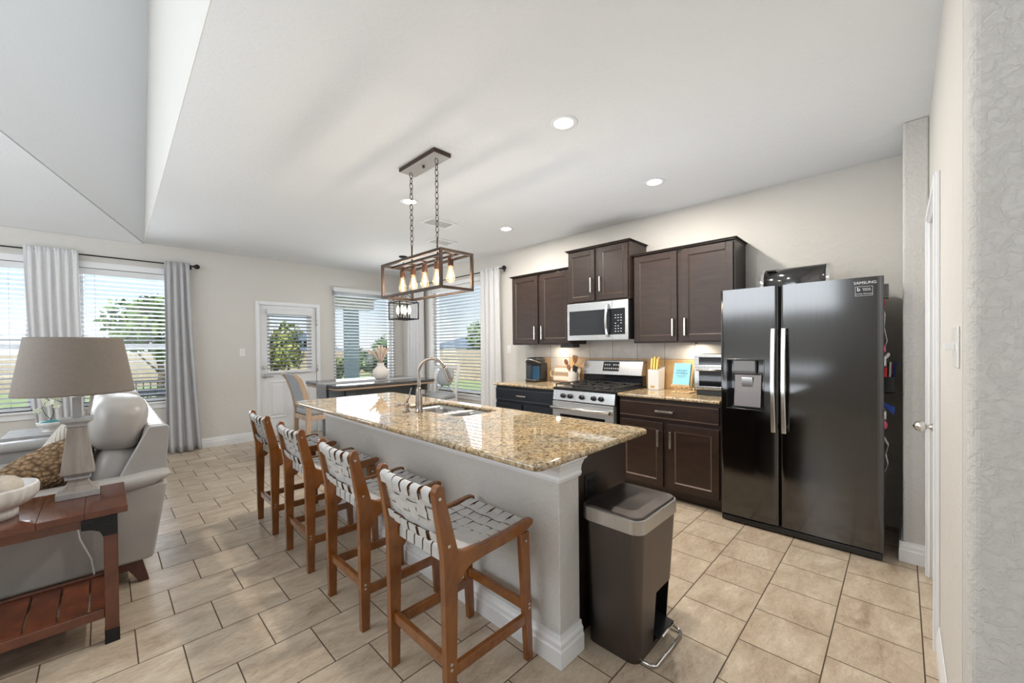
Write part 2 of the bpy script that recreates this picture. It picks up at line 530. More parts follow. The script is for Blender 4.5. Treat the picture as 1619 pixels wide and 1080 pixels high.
M['red'] = plain('red_plastic', (0.60, 0.02, 0.03), 0.4)
M['pink'] = plain('pink_plastic', (0.75, 0.12, 0.2), 0.4)
M['blue'] = plain('blue_plastic', (0.02, 0.08, 0.45), 0.4)
M['grey_plastic'] = plain('grey_plastic', (0.16, 0.155, 0.15), 0.45)
M['fence'] = wood('cedar_fence', (0.42, 0.33, 0.24), (0.56, 0.46, 0.35), (3, 3, 1), 0.8)
M['concrete'] = plain('pale_concrete', (0.64, 0.625, 0.60), 0.85, noise=0.06, nscale=3, bump=0.2)
M['grass'] = foliage_mat('grass', (0.22, 0.30, 0.11), (0.38, 0.42, 0.20))
M['leaf_a'] = foliage_mat('tree_leaves', (0.045, 0.11, 0.028), (0.20, 0.30, 0.08))
M['leaf_b'] = foliage_mat('shrub_leaves', (0.10, 0.17, 0.04), (0.42, 0.42, 0.12))
M['bark'] = wood('bark', (0.10, 0.07, 0.05), (0.2, 0.15, 0.1), (8, 8, 2), 0.9)
M['siding'] = plain('blue_grey_siding', (0.30, 0.36, 0.40), 0.7)
M['siding_light'] = plain('pale_house_siding', (0.60, 0.57, 0.50), 0.7)
M['roofing'] = plain('blue_grey_shingles', (0.13, 0.17, 0.22), 0.8, noise=0.2, nscale=30)
M['teal_post'] = plain('slate_teal_post', (0.30, 0.40, 0.42), 0.7)
M['wicker'] = plain('dark_wicker', (0.05, 0.06, 0.07), 0.7, bump=0.5, bscale=90)
M['cushion_blue'] = plain('slate_blue_cushion', (0.12, 0.20, 0.26), 0.85)


# ------------------------------------------------------------------ geometry helpers
class MB:
    """collects shapes (world or local coordinates) and links them as ONE mesh object"""

    def __init__(self):
        self.bm = bmesh.new()
        self.mi = 0

    def _f(self, vs, smooth=False):
        try:
            f = self.bm.faces.new(vs)
            f.material_index = self.mi
            f.smooth = smooth
            return f
        except ValueError:
            return None

    def box(self, x0, x1, y0, y1, z0, z1, mat=None):
        c = [(x0, y0, z0), (x1, y0, z0), (x1, y1, z0), (x0, y1, z0), (x0, y0, z1), (x1, y0, z1), (x1, y1, z1), (x0, y1, z1)]
        v = [self.bm.verts.new(mat @ Vector(p) if mat else p) for p in c]
        for q in ((3, 2, 1, 0), (4, 5, 6, 7), (0, 1, 5, 4), (1, 2, 6, 5), (2, 3, 7, 6), (3, 0, 4, 7)):
            self._f([v[i] for i in q])
        return self

    def cbox(self, c, s, mat=None):
        return self.box(c[0] - s[0] / 2, c[0] + s[0] / 2, c[1] - s[1] / 2, c[1] + s[1] / 2, c[2] - s[2] / 2, c[2] + s[2] / 2, mat)

    def beam(self, p0, p1, w, h, up=(0, 0, 1)):
        """rectangular bar from p0 to p1; w across, h along up"""
        p0, p1 = Vector(p0), Vector(p1)
        d = (p1 - p0).normalized()
        s = d.cross(Vector(up))
        if s.length < 1e-5:
            s = d.cross(Vector((1, 0, 0)))
        s.normalize()
        t = s.cross(d).normalized()
        vs = []
        for p in (p0, p1):
            for a, b in ((-1, -1), (1, -1), (1, 1), (-1, 1)):
                vs.append(self.bm.verts.new(p + s * (a * w / 2) + t * (b * h / 2)))
        for q in ((3, 2, 1, 0), (4, 5, 6, 7), (0, 1, 5, 4), (1, 2, 6, 5), (2, 3, 7, 6), (3, 0, 4, 7)):
            self._f([vs[i] for i in q])
        return self

    def prism(self, pts, axis, a0, a1, smooth=False):
        """polygon extruded along an axis; pts are the two other coordinates in xyz order"""
        def mk(p, a):
            if axis == 'x':
                return (a, p[0], p[1])
            if axis == 'y':
                return (p[0], a, p[1])
            return (p[0], p[1], a)
        A = [self.bm.verts.new(mk(p, a0)) for p in pts]
        B = [self.bm.verts.new(mk(p, a1)) for p in pts]
        self._f(A[::-1])
        self._f(B)
        n = len(pts)
        for i in range(n):
            self._f([A[i], A[(i + 1) % n], B[(i + 1) % n], B[i]], smooth)
        return self

    def lathe(self, prof, c=(0, 0, 0), seg=24, mat=None, sx=1, sy=1):
        """prof: (r, z) list turned about z"""
        c = Vector(c)
        rings = []
        for r, z in prof:
            if r < 1e-6:
                p = Vector((0, 0, z))
                p = (mat @ p if mat else p) + c
                rings.append([self.bm.verts.new(p)])
            else:
                ring = []
                for i in range(seg):
                    a = 2 * PI * i / seg
                    p = Vector((r * math.cos(a) * sx, r * math.sin(a) * sy, z))
                    p = (mat @ p if mat else p) + c
                    ring.append(self.bm.verts.new(p))
                rings.append(ring)
        for A, B in zip(rings, rings[1:]):
            for i in range(seg):
                j = (i + 1) % seg
                if len(A) == 1 and len(B) == 1:
                    break
                if len(A) == 1:
                    self._f([A[0], B[j], B[i]], True)
                elif len(B) == 1:
                    self._f([A[i], A[j], B[0]], True)
                else:
                    self._f([A[i], A[j], B[j], B[i]], True)
        if len(rings[0]) > 1:
            self._f(rings[0][::-1])
        if len(rings[-1]) > 1:
            self._f(rings[-1])
        return self

    def cyl(self, p0, p1, r, r1=None, seg=16):
        p0, p1 = Vector(p0), Vector(p1)
        q = Vector((0, 0, 1)).rotation_difference((p1 - p0).normalized()).to_matrix()
        return self.lathe([(r, 0), (r if r1 is None else r1, (p1 - p0).length)], p0, seg, q)

    def ball(self, c, r, seg=16, rings=8, mat=None):
        r = (r, r, r) if isinstance(r, (int, float)) else r
        S = Matrix.Diagonal(Vector(r)).to_3x3()
        if mat:
            S = mat @ S
        pr = [(math.sin(PI * i / rings), -math.cos(PI * i / rings)) for i in range(rings + 1)]
        pr[0] = (0, -1)
        pr[-1] = (0, 1)
        return self.lathe(pr, c, seg, S)

    def tube(self, pts, r, seg=8, closed=False):
        pts = [Vector(p) for p in pts]
        n = len(pts)
        rr = r if isinstance(r, (list, tuple)) else [r] * n
        rings = []
        up = None
        for i, p in enumerate(pts):
            if closed:
                d = pts[(i + 1) % n] - pts[i - 1]
            else:
                d = pts[min(i + 1, n - 1)] - pts[max(i - 1, 0)]
            d.normalize()
            if up is None:
                up = d.orthogonal().normalized()
            else:
                up = (up - d * up.dot(d)).normalized()
            s = d.cross(up)
            rings.append([self.bm.verts.new(p + (up * math.cos(2 * PI * k / seg) + s * math.sin(2 * PI * k / seg)) * rr[i]) for k in range(seg)])
        m_ = n if closed else n - 1
        for i in range(m_):
            A, B = rings[i], rings[(i + 1) % n]
            for k in range(seg):
                self._f([A[k], A[(k + 1) % seg], B[(k + 1) % seg], B[k]], True)
        if not closed:
            self._f(rings[0][::-1])
            self._f(rings[-1])
        return self

    def ribbon(self, pts, side, w, t, edge=False):
        """flat strap following pts, w wide along side, t thick"""
        pts = [Vector(p) for p in pts]
        side = Vector(side).normalized()
        rings = []
        for i, p in enumerate(pts):
            d = (pts[min(i + 1, len(pts) - 1)] - pts[max(i - 1, 0)]).normalized()
            n = d.cross(side).normalized()
            rings.append([self.bm.verts.new(p + side * (a * w / 2) + n * (b * t / 2)) for a, b in ((-1, -1), (1, -1), (1, 1), (-1, 1))])
        for A, B in zip(rings, rings[1:]):
            for k in range(4):
                f = self._f([A[k], A[(k + 1) % 4], B[(k + 1) % 4], B[k]])
                if f and edge and k in (1, 3):
                    f.material_index = 1
        self._f(rings[0][::-1])
        self._f(rings[-1])
        return self

    def grid(self, fn, nu, nv, smooth=True):
        G = [[self.bm.verts.new(fn(i / nu, j / nv)) for j in range(nv + 1)] for i in range(nu + 1)]
        for i in range(nu):
            for j in range(nv):
                self._f([G[i][j], G[i + 1][j], G[i + 1][j + 1], G[i][j + 1]], smooth)
        return self

    def superbox(self, c, s, e=0.35, seg=28, rings=16, mat=None, fn=None):
        """rounded cushion: superellipsoid of half sizes s"""
        c = Vector(c)

        def sp(v, ee):
            return math.copysign(abs(v) ** ee, v)
        rg = []
        for i in range(rings + 1):
            ph = -PI / 2 + PI * i / rings
            if i in (0, rings):
                p = Vector((0, 0, math.copysign(s[2], ph)))
                pts = [p]
            else:
                pts = []
                for k in range(seg):
                    th = 2 * PI * k / seg
                    pts.append(Vector((s[0] * sp(math.cos(ph), e) * sp(math.cos(th), e), s[1] * sp(math.cos(ph), e) * sp(math.sin(th), e), s[2] * sp(math.sin(ph), e))))
            out = []
            for p in pts:
                if fn:
                    p = fn(p)
                if mat:
                    p = mat @ p
                out.append(self.bm.verts.new(p + c))
            rg.append(out)
        for A, B in zip(rg, rg[1:]):
            for k in range(seg):
                j = (k + 1) % seg
                if len(A) == 1:
                    self._f([A[0], B[j], B[k]], True)
                elif len(B) == 1:
                    self._f([A[k], A[j], B[0]], True)
                else:
                    self._f([A[k], A[j], B[j], B[k]], True)
        return self

    def build(self, name, mats, parent=None, bevel=0.0, seg=2, solid=0.0, sub=0):
        bmesh.ops.recalc_face_normals(self.bm, faces=self.bm.faces[:])
        if parent is not None:
            r = root_loc(parent)
            if r.length > 0:
                bmesh.ops.translate(self.bm, verts=self.bm.verts[:], vec=-r)
        me = bpy.data.meshes.new(name)
        self.bm.to_mesh(me)
        self.bm.free()
        for mt in (mats if isinstance(mats, (list, tuple)) else [mats]):
            me.materials.append(mt)
        o = bpy.data.objects.new(name, me)
        COL.objects.link(o)
        if parent is not None:
            o.parent = parent
        if solid:
            md = o.modifiers.new('solid', 'SOLIDIFY')
            md.thickness = solid
        if bevel:
            md = o.modifiers.new('bevel', 'BEVEL')
            md.width = bevel
            md.segments = seg
            md.limit_method = 'ANGLE'
            md.angle_limit = R(40)
        if sub:
            md = o.modifiers.new('sub', 'SUBSURF')
            md.levels = md.render_levels = sub
        return o


def root_loc(o):
    v = Vector((0, 0, 0))
    while o is not None:
        v = v + Vector(o.location)
        o = o.parent
    return v


def tag(o, label, cat, group=None, kind=None):
    o['label'] = label
    o['category'] = cat
    if group:
        o['group'] = group
    if kind:
        o['kind'] = kind
    return o


def thing(name, label, cat, loc=(0, 0, 0), group=None, kind=None):
    o = bpy.data.objects.new(name, None)
    o.empty_display_size = 0.1
    o.location = loc
    COL.objects.link(o)
    return tag(o, label, cat, group, kind)


def struct(o, label=None):
    o['kind'] = 'structure'
    if label:
        o['label'] = label
    return o


def copy_tree(o, parent=None):
    c = o.copy()
    COL.objects.link(c)
    if parent is not None:
        c.parent = parent
    for ch in list(o.children):
        copy_tree(ch, c)
    return c


def text_part(name, s, size, origin, xdir, ydir, mat, parent, depth=0.0004, align='CENTER'):
    """flat lettering standing on a surface: xdir runs along the writing, ydir up"""
    cu = bpy.data.curves.new(name, 'FONT')
    cu.body = s
    cu.size = size
    cu.extrude = depth
    cu.align_x = align
    cu.align_y = 'CENTER'
    tmp = bpy.data.objects.new(name + '_tmp', cu)
    COL.objects.link(tmp)
    bpy.context.view_layer.update()
    me = bpy.data.meshes.new_from_object(tmp.evaluated_get(bpy.context.evaluated_depsgraph_get()))
    bpy.data.objects.remove(tmp)
    x = Vector(xdir).normalized()
    y = Vector(ydir).normalized()
    z = x.cross(y)
    mm = Matrix(((x[0], y[0], z[0]), (x[1], y[1], z[1]), (x[2], y[2], z[2]))).to_4x4()
    mm.translation = Vector(origin) - root_loc(parent)
    me.transform(mm)
    me.materials.clear()
    me.materials.append(mat)
    o = bpy.data.objects.new(name, me)
    COL.objects.link(o)
    o.parent = parent
    return o


# =================================================================== THE ROOM
YF = 6.95      # far wall
XK = 4.09      # kitchen wall
ZC = 2.743     # kitchen ceiling
XS = 0.385     # edge of the flat kitchen ceiling, the living room vault starts here
YD = -0.12     # pantry door wall
XL, YB = -4.6, -4.2


def wall_holes(name, axis, pos, t, a0, a1, z0, z1, holes, mat, label):
    """wall slab with rectangular openings; thickness t may be negative"""
    mb = MB()
    xs = sorted(set([a0, a1] + [h[0] for h in holes] + [h[1] for h in holes]))
    for i in range(len(xs) - 1):
        u0, u1 = xs[i], xs[i + 1]
        zz = [(z0, z1)]
        for h in holes:
            if h[0] <= u0 + 1e-6 and h[1] >= u1 - 1e-6:
                nz = []
                for (b0, b1) in zz:
                    if h[2] > b0:
                        nz.append((b0, min(h[2], b1)))
                    if h[3] < b1:
                        nz.append((max(h[3], b0), b1))
                zz = nz
        for (b0, b1) in zz:
            if b1 - b0 < 1e-4:
                continue
            p0, p1 = min(pos, pos + t), max(pos, pos + t)
            if axis == 'y':
                mb.box(u0, u1, p0, p1, b0, b1)
            else:
                mb.box(p0, p1, u0, u1, b0, b1)
    return struct(mb.build(name, mat), label)


struct(MB().box(XL, XK + 0.15, YB, YF + 0.15, -0.1, 0.0).build('floor', M['floor']), 'beige stone-look floor tiles in running bond with dark grout')


def xs(y):
    return XS - 0.0144 * (YF - y)


struct(MB().prism([(xs(YF) + .004, YF), (XK + 0.15, YF), (XK + 0.15, YB), (xs(YB) + .004, YB)], 'z', ZC, ZC + 0.1).build('ceiling', M['ceiling']), 'flat white textured kitchen ceiling')

W1 = (-1.60, -0.56, 0.70, 2.36)
W2 = (-0.20, 0.74, 0.70, 2.36)
D1 = (1.655, 2.475, 0.0, 2.045)
W3 = (2.78, 3.87, 0.62, 2.36)
W4 = (4.62, 6.00, 0.62, 2.40)      # in y, on the kitchen wall
wall_holes('wall_far', 'y', YF, 0.15, XL, XK + 0.15, 0, 5.2, [W1, W2, D1, W3], M['wall'], 'greige painted end wall with windows and garden door')
wall_holes('wall_kitchen', 'x', XK, 0.15, YD - 0.15, YF, 0, ZC, [W4], M['wall'], 'greige painted kitchen side wall')
struct(MB().box(XL - 0.15, XL, YB, YF, 0, 5.2).build('wall_left', M['wall']))
struct(MB().box(XL, XK, YB - 0.15, YB, 0, 5.2).build('wall_back', M['wall']))
# short return wall beside the refrigerator and the wall holding the pantry door
struct(MB().box(3.50, XK, YD, -0.005, 0, ZC).build('wall_pantry', M['wall_rough'], bevel=0.012, seg=3), 'greige textured return wall beside the refrigerator')
DP = (2.60, 3.34)
XC = 1.535
mb = MB()
mb.box(XC + 0.121, DP[0], YD - 0.12, YD, 0, ZC)
mb.box(DP[1], 3.50, YD - 0.12, YD, 0, ZC)
mb.box(DP[0], DP[1], YD - 0.12, YD, 2.06, ZC)
struct(mb.build('wall_door', M['wall'], bevel=0.0), 'greige wall around the pantry door')
# rounded corner wall nearest the camera
pts = [(XC, YB), (XC + 0.12, YB), (XC + 0.12, YD - 0.0005), (XC + 0.03, YD - 0.0005)]
for k in range(7):
    a = PI / 2 + (PI / 2) * k / 6
    pts.append((XC + 0.028 + 0.028 * math.cos(a), YD - 0.0285 + 0.028 * math.sin(a)))
mb = MB()
mb.prism(pts, 'z', 0, ZC, smooth=False)
struct(mb.build('wall_corner', M['wall_rough']), 'textured grey wall corner nearest the camera')

# vault of the living room
C0 = Vector((XS, YF, ZC))
MS = 1.40
ZT = 5.0
MA = 0.55
Q = Vector((xs(YF - (ZT - ZC) / MS), YF - (ZT - ZC) / MS, ZT))
P1 = Vector((-0.625, YF - (3.37 - ZC) / MA, 3.37))
dP = (P1 - C0)
PT = C0 + dP * ((ZT - ZC) / dP.z)
mb = MB()
yA = YF - (ZT - ZC) / MA
def quad(mb, *ps):
    mb._f([mb.bm.verts.new(p) for p in ps])
PTc = PT if PT.x > XL else PT
quad(mb, C0, (min(XL, PT.x - 0.5), YF, ZC), (min(XL, PT.x - 0.5), PT.y, ZT), PT)
quad(mb, C0, PT, Q)
quad(mb, Q, PT, (min(XL, PT.x - 0.5), PT.y, ZT), (min(XL, PT.x - 0.5), YB, ZT), (xs(YB), YB, ZT))
o = struct(mb.build('ceiling', M['ceiling'], solid=0.02), 'sloped white vault over the living room')
mb = MB()
pq = ((YF, ZC), (YB, ZC), (YB, ZT), (Q.y, ZT))
A = [mb.bm.verts.new((xs(y), y, z)) for y, z in pq]
B = [mb.bm.verts.new((xs(y) + 0.0039, y, z)) for y, z in pq]
mb._f(A)
mb._f(B)
for i in range(4):
    mb._f([A[i], A[(i + 1) % 4], B[(i + 1) % 4], B[i]])
struct(mb.build('wall_soffit', M['wall']), 'greige wall face between kitchen ceiling and living room vault')


# ---- baseboards
def base_run(name, p0, p1, inward, h=0.135, t=0.016, mat=None):
    """profiled skirting from p0 to p1 (2D); inward = unit vector into the room"""
    mb = MB()
    p0, p1, n = Vector(p0), Vector(p1), Vector(inward)
    prof = [(0, 0), (t, 0), (t, h * 0.58), (t * 0.75, h * 0.64), (t * 0.8, h * 0.80), (t * 0.45, h * 0.88), (t * 0.4, h), (0, h)]
    A = [mb.bm.verts.new((p0.x + n.x * a, p0.y + n.y * a, z)) for a, z in prof]
    B = [mb.bm.verts.new((p1.x + n.x * a, p1.y + n.y * a, z)) for a, z in prof]
    mb._f(A)
    mb._f(B[::-1])
    for i in range(len(prof)):
        j = (i + 1) % len(prof)
        mb._f([A[i], A[j], B[j], B[i]])
    return mb


for (a, b) in ((XL, 1.60), (2.53, XK)):
    struct(base_run('', (a, YF - 0.001), (b, YF - 0.001), (0, -1)).build('baseboard_far', M['trim']), 'white baseboard along the end wall')
struct(base_run('', (XK - 0.001, 3.70), (XK - 0.001, YF), (-1, 0)).build('baseboard_kitchen', M['trim']), 'white baseboard below the dining window')
mb = base_run('', (3.499, YD), (3.499, 0.011), (-1, 0), 0.125, 0.02)
struct(mb.build('baseboard_pantry', M['trim']), 'white baseboard on the return wall beside the refrigerator')
struct(base_run('', (3.483, -0.004), (XK, -0.004), (0, 1), 0.125, 0.018).build('baseboard_pantry', M['trim']))
struct(base_run('', (XC + 0.05, YD + 0.001), (DP[0] - 0.065, YD + 0.001), (0, 1), 0.125, 0.012).build('baseboard_door', M['trim']))


# ---- windows: frame, sash, glass, sill
def window(n, axis, hole, pos, rail_z=None, label=None):
    a0, a1, z0, z1 = hole

    def bx(mb, u0, u1, d0, d1, b0, b1):
        # d measured outward from the room face
        if axis == 'y':
            mb.box(u0, u1, pos + d0, pos + d1, b0, b1)
        else:
            mb.box(pos + d0, pos + d1, u0, u1, b0, b1)
    f = MB()
    w = 0.045
    bx(f, a0 + .0005, a0 + w, 0.085, 0.14, z0 + .0005, z1 - .0005)
    bx(f, a1 - w, a1 - .0005, 0.085, 0.14, z0 + .0005, z1 - .0005)
    bx(f, a0 + w, a1 - w, 0.085, 0.14, z1 - w, z1 - .0005)
    bx(f, a0 + w, a1 - w, 0.085, 0.14, z0 + .0005, z0 + w)
    fo = struct(f.build('window_%d' % n, M['trim'], bevel=0.003), label)
    g = MB()
    bx(g, a0 + w, a1 - w, 0.118, 0.122, z0 + w, z1 - w)
    g.build('glass_pane', M['glass'], fo)
    if rail_z:
        r = MB()
        bx(r, a0 + w, a1 - w, 0.095, 0.135, rail_z - 0.022, rail_z + 0.022)
        r.build('meeting_rail', M['trim'], fo)
    s = MB()
    if axis == 'y':
        s.box(a0 - 0.05, a1 + 0.05, pos - 0.035, pos + 0.085, z0 - 0.024, z0)
        s.box(a0 - 0.035, a1 + 0.035, pos - 0.014, pos - 0.0005, z0 - 0.09, z0 - 0.024)
    else:
        s.box(pos - 0.035, pos + 0.085, a0 - 0.05, a1 + 0.05, z0 - 0.024, z0)
        s.box(pos - 0.014, pos - 0.0005, a0 - 0.035, a1 + 0.035, z0 - 0.09, z0 - 0.024)
    s.build('window_sill', M['trim'], fo, bevel=0.004)
    return fo


window(1, 'y', W1, YF, 1.42, 'left living room window with white frame')
window(2, 'y', W2, YF, 1.42, 'living room window beside the grey curtain')
window(3, 'y', W3, YF, None, 'white dining window on the end wall')
window(4, 'x', W4, XK, None, 'large dining window on the kitchen side wall')


def blind(axis, a0, a1, z0, z1, pos, label, cat='window blind', pitch=0.0535, valance=0.075, name='window_blind', tilt=20, extra=0, depth=0.05):
    """slatted blind hanging at pos (centre of the slats); axis y = across x"""
    if axis == 'y':
        root = thing(name, label, cat, ((a0 + a1) / 2, pos, z0))
    else:
        root = thing(name, label, cat, (pos, (a0 + a1) / 2, z0))
    s = -1  # room side
    h = MB()
    v = MB()

    def bx(mb, u0, u1, d0, d1, b0, b1):
        if axis == 'y':
            mb.box(u0, u1, pos + d0, pos + d1, b0, b1)
        else:
            mb.box(pos + d0, pos + d1, u0, u1, b0, b1)
    bx(h, a0 + .003, a1 - .003, -depth / 2, depth / 2, z1 - 0.045, z1 - 0.001)
    h.build('headrail', M['slat_white'], root)
    bx(v, a0, a1, -depth / 2 - 0.016, -depth / 2 - 0.004, z1 - valance, z1)
    v.build('valance', M['slat_white'], root, bevel=0.003)
    sl = MB()
    hd = depth / 2
    dz = math.sin(R(tilt)) * hd
    dd = math.cos(R(tilt)) * hd
    zs = []
    z = z1 - 0.055
    for k in range(extra):
        zs.append((z, 0.0))
        z -= 0.016
    while z > z0 + 0.035:
        zs.append((z, 1.0))
        z -= pitch
    for z, f in zs:
        t = 0.0028
        pr = [(-dd, z + dz), (0, z + 0.003), (dd, z - dz), (dd, z - dz - t), (0, z + 0.003 - t), (-dd, z + dz - t)]
        pr = [(pos + d, q) for d, q in pr]
        if axis == 'y':
            sl.prism(pr, 'x', a0 + 0.006, a1 - 0.006)
        else:
            sl.prism(pr, 'y', a0 + 0.006, a1 - 0.006)
    sl.build('slats', M['slat'], root)
    b = MB()
    bx(b, a0 + .004, a1 - .004, -0.02, 0.02, z0, z0 + 0.022)
    b.build('bottom_rail', M['slat_white'], root, bevel=0.003)
    n = 3 if a1 - a0 > 1.1 else 2
    for k in range(n):
        u = a0 + (a1 - a0) * (0.14 + 0.72 * k / (n - 1))
        d = -dd - 0.001
        c = MB()
        if axis == 'y':
            c.tube([(u, pos + d, z0 + 0.02), (u, pos + d, z1 - 0.05)], 0.0012, 5)
        else:
            c.tube([(pos + d, u, z0 + 0.02), (pos + d, u, z1 - 0.05)], 0.0012, 5)
        c.build('ladder_cord', M['slat'], root)
    return root


blind('y', W1[0] + .01, W1[1] - .01, W1[2] + .01, W1[3] - .005, YF + 0.04, 'white slatted blind in the left living room window, left of the sheer curtain')
blind('y', W2[0] + .01, W2[1] - .01, W2[2] + .01, W2[3] - .005, YF + 0.04, 'white slatted blind between the sheer curtain and the grey curtain')
blind('y', 2.735, 3.90, 0.66, 2.41, YF - 0.045, 'white slatted blind over the dining window right of the garden door', extra=5, valance=0.07)
blind('x', W4[0] + .01, W4[1] - .01, W4[2] + .01, W4[3] - .005, XK + 0.04, 'white slatted blind in the side window behind the faucet')

# white head boards above the living room windows
for a0, a1 in ((W1[0] - 0.06, W1[1] + 0.06), (W2[0] - 0.06, W2[1] + 0.06)):
    struct(MB().box(a0, a1, YF - 0.016, YF - 0.0005, W1[3] + 0.001, W1[3] + 0.075).build('trim_1', M['trim'], bevel=0.004), 'white head casing above a living room window')
for a in (W1[1] + 0.0, W2[0] - 0.06):
    struct(MB().box(a, a + 0.06, YF - 0.014, YF - 0.0005, W1[2], W1[3]).build('trim_2', M['trim'], bevel=0.004), 'white side casing of a living room window')
for a in (W4[0] - 0.065, W4[1] + 0.005):
    struct(MB().box(XK - 0.014, XK - 0.0005, a, a + 0.06, W4[2], W4[3]).build('trim_3', M['trim'], bevel=0.004), 'white side casing of the dining side window')
struct(MB().box(XK - 0.016, XK - 0.0005, W4[0] - 0.065, W4[1] + 0.065, W4[3] + .001, W4[3] + 0.065).build('trim_3', M['trim'], bevel=0.004))

# ---- garden door
YS = YF + 0.02       # room face of the slab
mb = MB()
cw = 0.052
for a in (D1[0] - cw, D1[1]):
    mb.box(a, a + cw, YF - 0.017, YF - 0.0005, 0, D1[3] + cw)
    mb.box(a + 0.012, a + cw - 0.012, YF - 0.024, YF - 0.017, 0, D1[3] + cw - 0.012)
mb.box(D1[0], D1[1], YF - 0.017, YF - 0.0005, D1[3], D1[3] + cw)
mb.box(D1[0], D1[1], YF - 0.024, YF - 0.017, D1[3] + 0.012, D1[3] + cw - 0.012)
door = struct(mb.build('door_1', M['trim'], bevel=0.002), 'white garden door with a blind over its window')
g0, g1, gz0, gz1 = 1.79, 2.345, 1.03, 1.90
mb = MB()
x0, x1 = D1[0] + 0.004, D1[1] - 0.004
mb.box(x0, g0, YS, YS + 0.045, 0.012, 2.035)
mb.box(g1, x1, YS, YS + 0.045, 0.012, 2.035)
mb.box(g0, g1, YS, YS + 0.045, gz1, 2.035)
mb.box(g0, g1, YS, YS + 0.045, 0.012, gz0)
sl = mb.build('door_slab', M['trim'], door)
mb = MB()
t = 0.03
for (a, b, c, d) in ((g0 - t, g1 + t, gz1, gz1 + t), (g0 - t, g1 + t, gz0 - t, gz0), (g0 - t, g0, gz0, gz1), (g1, g1 + t, gz0, gz1)):
    mb.box(a, b, YS - 0.012, YS - 0.0005, c, d)
mb.build('glazing_bead', M['trim'], door, bevel=0.004)
MB().box(g0, g1, YS + 0.02, YS + 0.026, gz0, gz1).build('glass_pane', M['glass'], door)
for (a, b) in ((1.765, 2.02), (2.125, 2.38)):
    mb = MB()
    z0, z1 = 0.30, 0.87
    w = 0.022
    for (p, q, r_, s_) in ((a, b, z1 - w, z1), (a, b, z0, z0 + w), (a, a + w, z0 + w, z1 - w), (b - w, b, z0 + w, z1 - w)):
        mb.box(p, q, YS - 0.012, YS - 0.0005, r_, s_)
    mb.box(a + 0.05, b - 0.05, YS - 0.014, YS - 0.0005, z0 + 0.05, z1 - 0.05)
    mb.build('door_panel', M['trim'], door, bevel=0.006)
mb = MB()
rx = 1.712
mb.cyl((rx, YS - 0.001, 0.955), (rx, YS - 0.014, 0.955), 0.032, 0.030)
mb.cyl((rx, YS - 0.014, 0.955), (rx, YS - 0.05, 0.955), 0.011)
mb.beam((rx - 0.01, YS - 0.05, 0.955), (rx + 0.115, YS - 0.052, 0.95), 0.014, 0.02)
mb.build('door_handle', M['nickel'], door, bevel=0.003)
mb = MB()
mb.cyl((rx, YS - 0.001, 1.088), (rx, YS - 0.016, 1.088), 0.032, 0.029)
mb.beam((rx, YS - 0.028, 1.072), (rx, YS - 0.028, 1.104), 0.022, 0.01, (0, 1, 0))
mb.build('deadbolt', M['nickel'], door, bevel=0.002)
for z in (0.25, 1.05, 1.80):
    MB().cyl((D1[1] - 0.004, YF - 0.026, z - 0.05), (D1[1] - 0.004, YF - 0.026, z + 0.05), 0.007, seg=10).build('hinge', M['nickel'], door)
blind('y', g0 - 0.045, g1 + 0.05, gz0 - 0.035, 1.985, YS - 0.045, 'small white blind mounted on the garden door', tilt=20, pitch=0.0535, valance=0.08)

# ---- pantry door on the right
mb = MB()
cw = 0.058
for a in (DP[0] - cw, DP[1]):
    mb.box(a, a + cw, YD + .0005, YD + 0.014, 0, 2.06 + cw)
    mb.box(a + 0.01, a + cw - 0.018, YD + 0.014, YD + 0.021, 0, 2.06 + cw - 0.01)
mb.box(DP[0], DP[1], YD + .0005, YD + 0.014, 2.06, 2.06 + cw)
mb.box(DP[0], DP[1], YD + 0.014, YD + 0.021, 2.07, 2.06 + cw - 0.018)
pd = struct(mb.build('door_2', M['trim'], bevel=0.003), 'white pantry door seen nearly edge-on at the right')
mb = MB()
ys = YD - 0.012
mb.box(DP[0] + .003, DP[1] - .003, ys - 0.035, ys, 0.012, 2.055)
for (z0, z1) in ((0.18, 0.92), (1.05, 1.92)):
    for (a, b) in ((DP[0] + 0.10, DP[0] + 0.33), (DP[0] + 0.42, DP[1] - 0.10)):
        mb.box(a, b, ys, ys + 0.006, z0, z1)
mb.build('door_slab', M['trim'], pd, bevel=0.004)
for z in (0.25, 1.05, 1.93):
    MB().cyl((DP[0] + 0.006, YD + 0.006, z - 0.06), (DP[0] + 0.006, YD + 0.006, z + 0.06), 0.009, seg=10).build('hinge', M['plastic_white'], pd)
mb = MB()
kx, kz = 3.17, 0.905
q = Vector((0, 0, 1)).rotation_difference(Vector((0, 1, 0))).to_matrix()
mb.lathe([(0.033, 0), (0.031, 0.008), (0.013, 0.014), (0.011, 0.03), (0.02, 0.036), (0.027, 0.048), (0.028, 0.06), (0.021, 0.076), (0.0, 0.088)], (kx, ys + 0.001, kz), 20, q)
mb.build('door_knob', M['nickel'], pd)


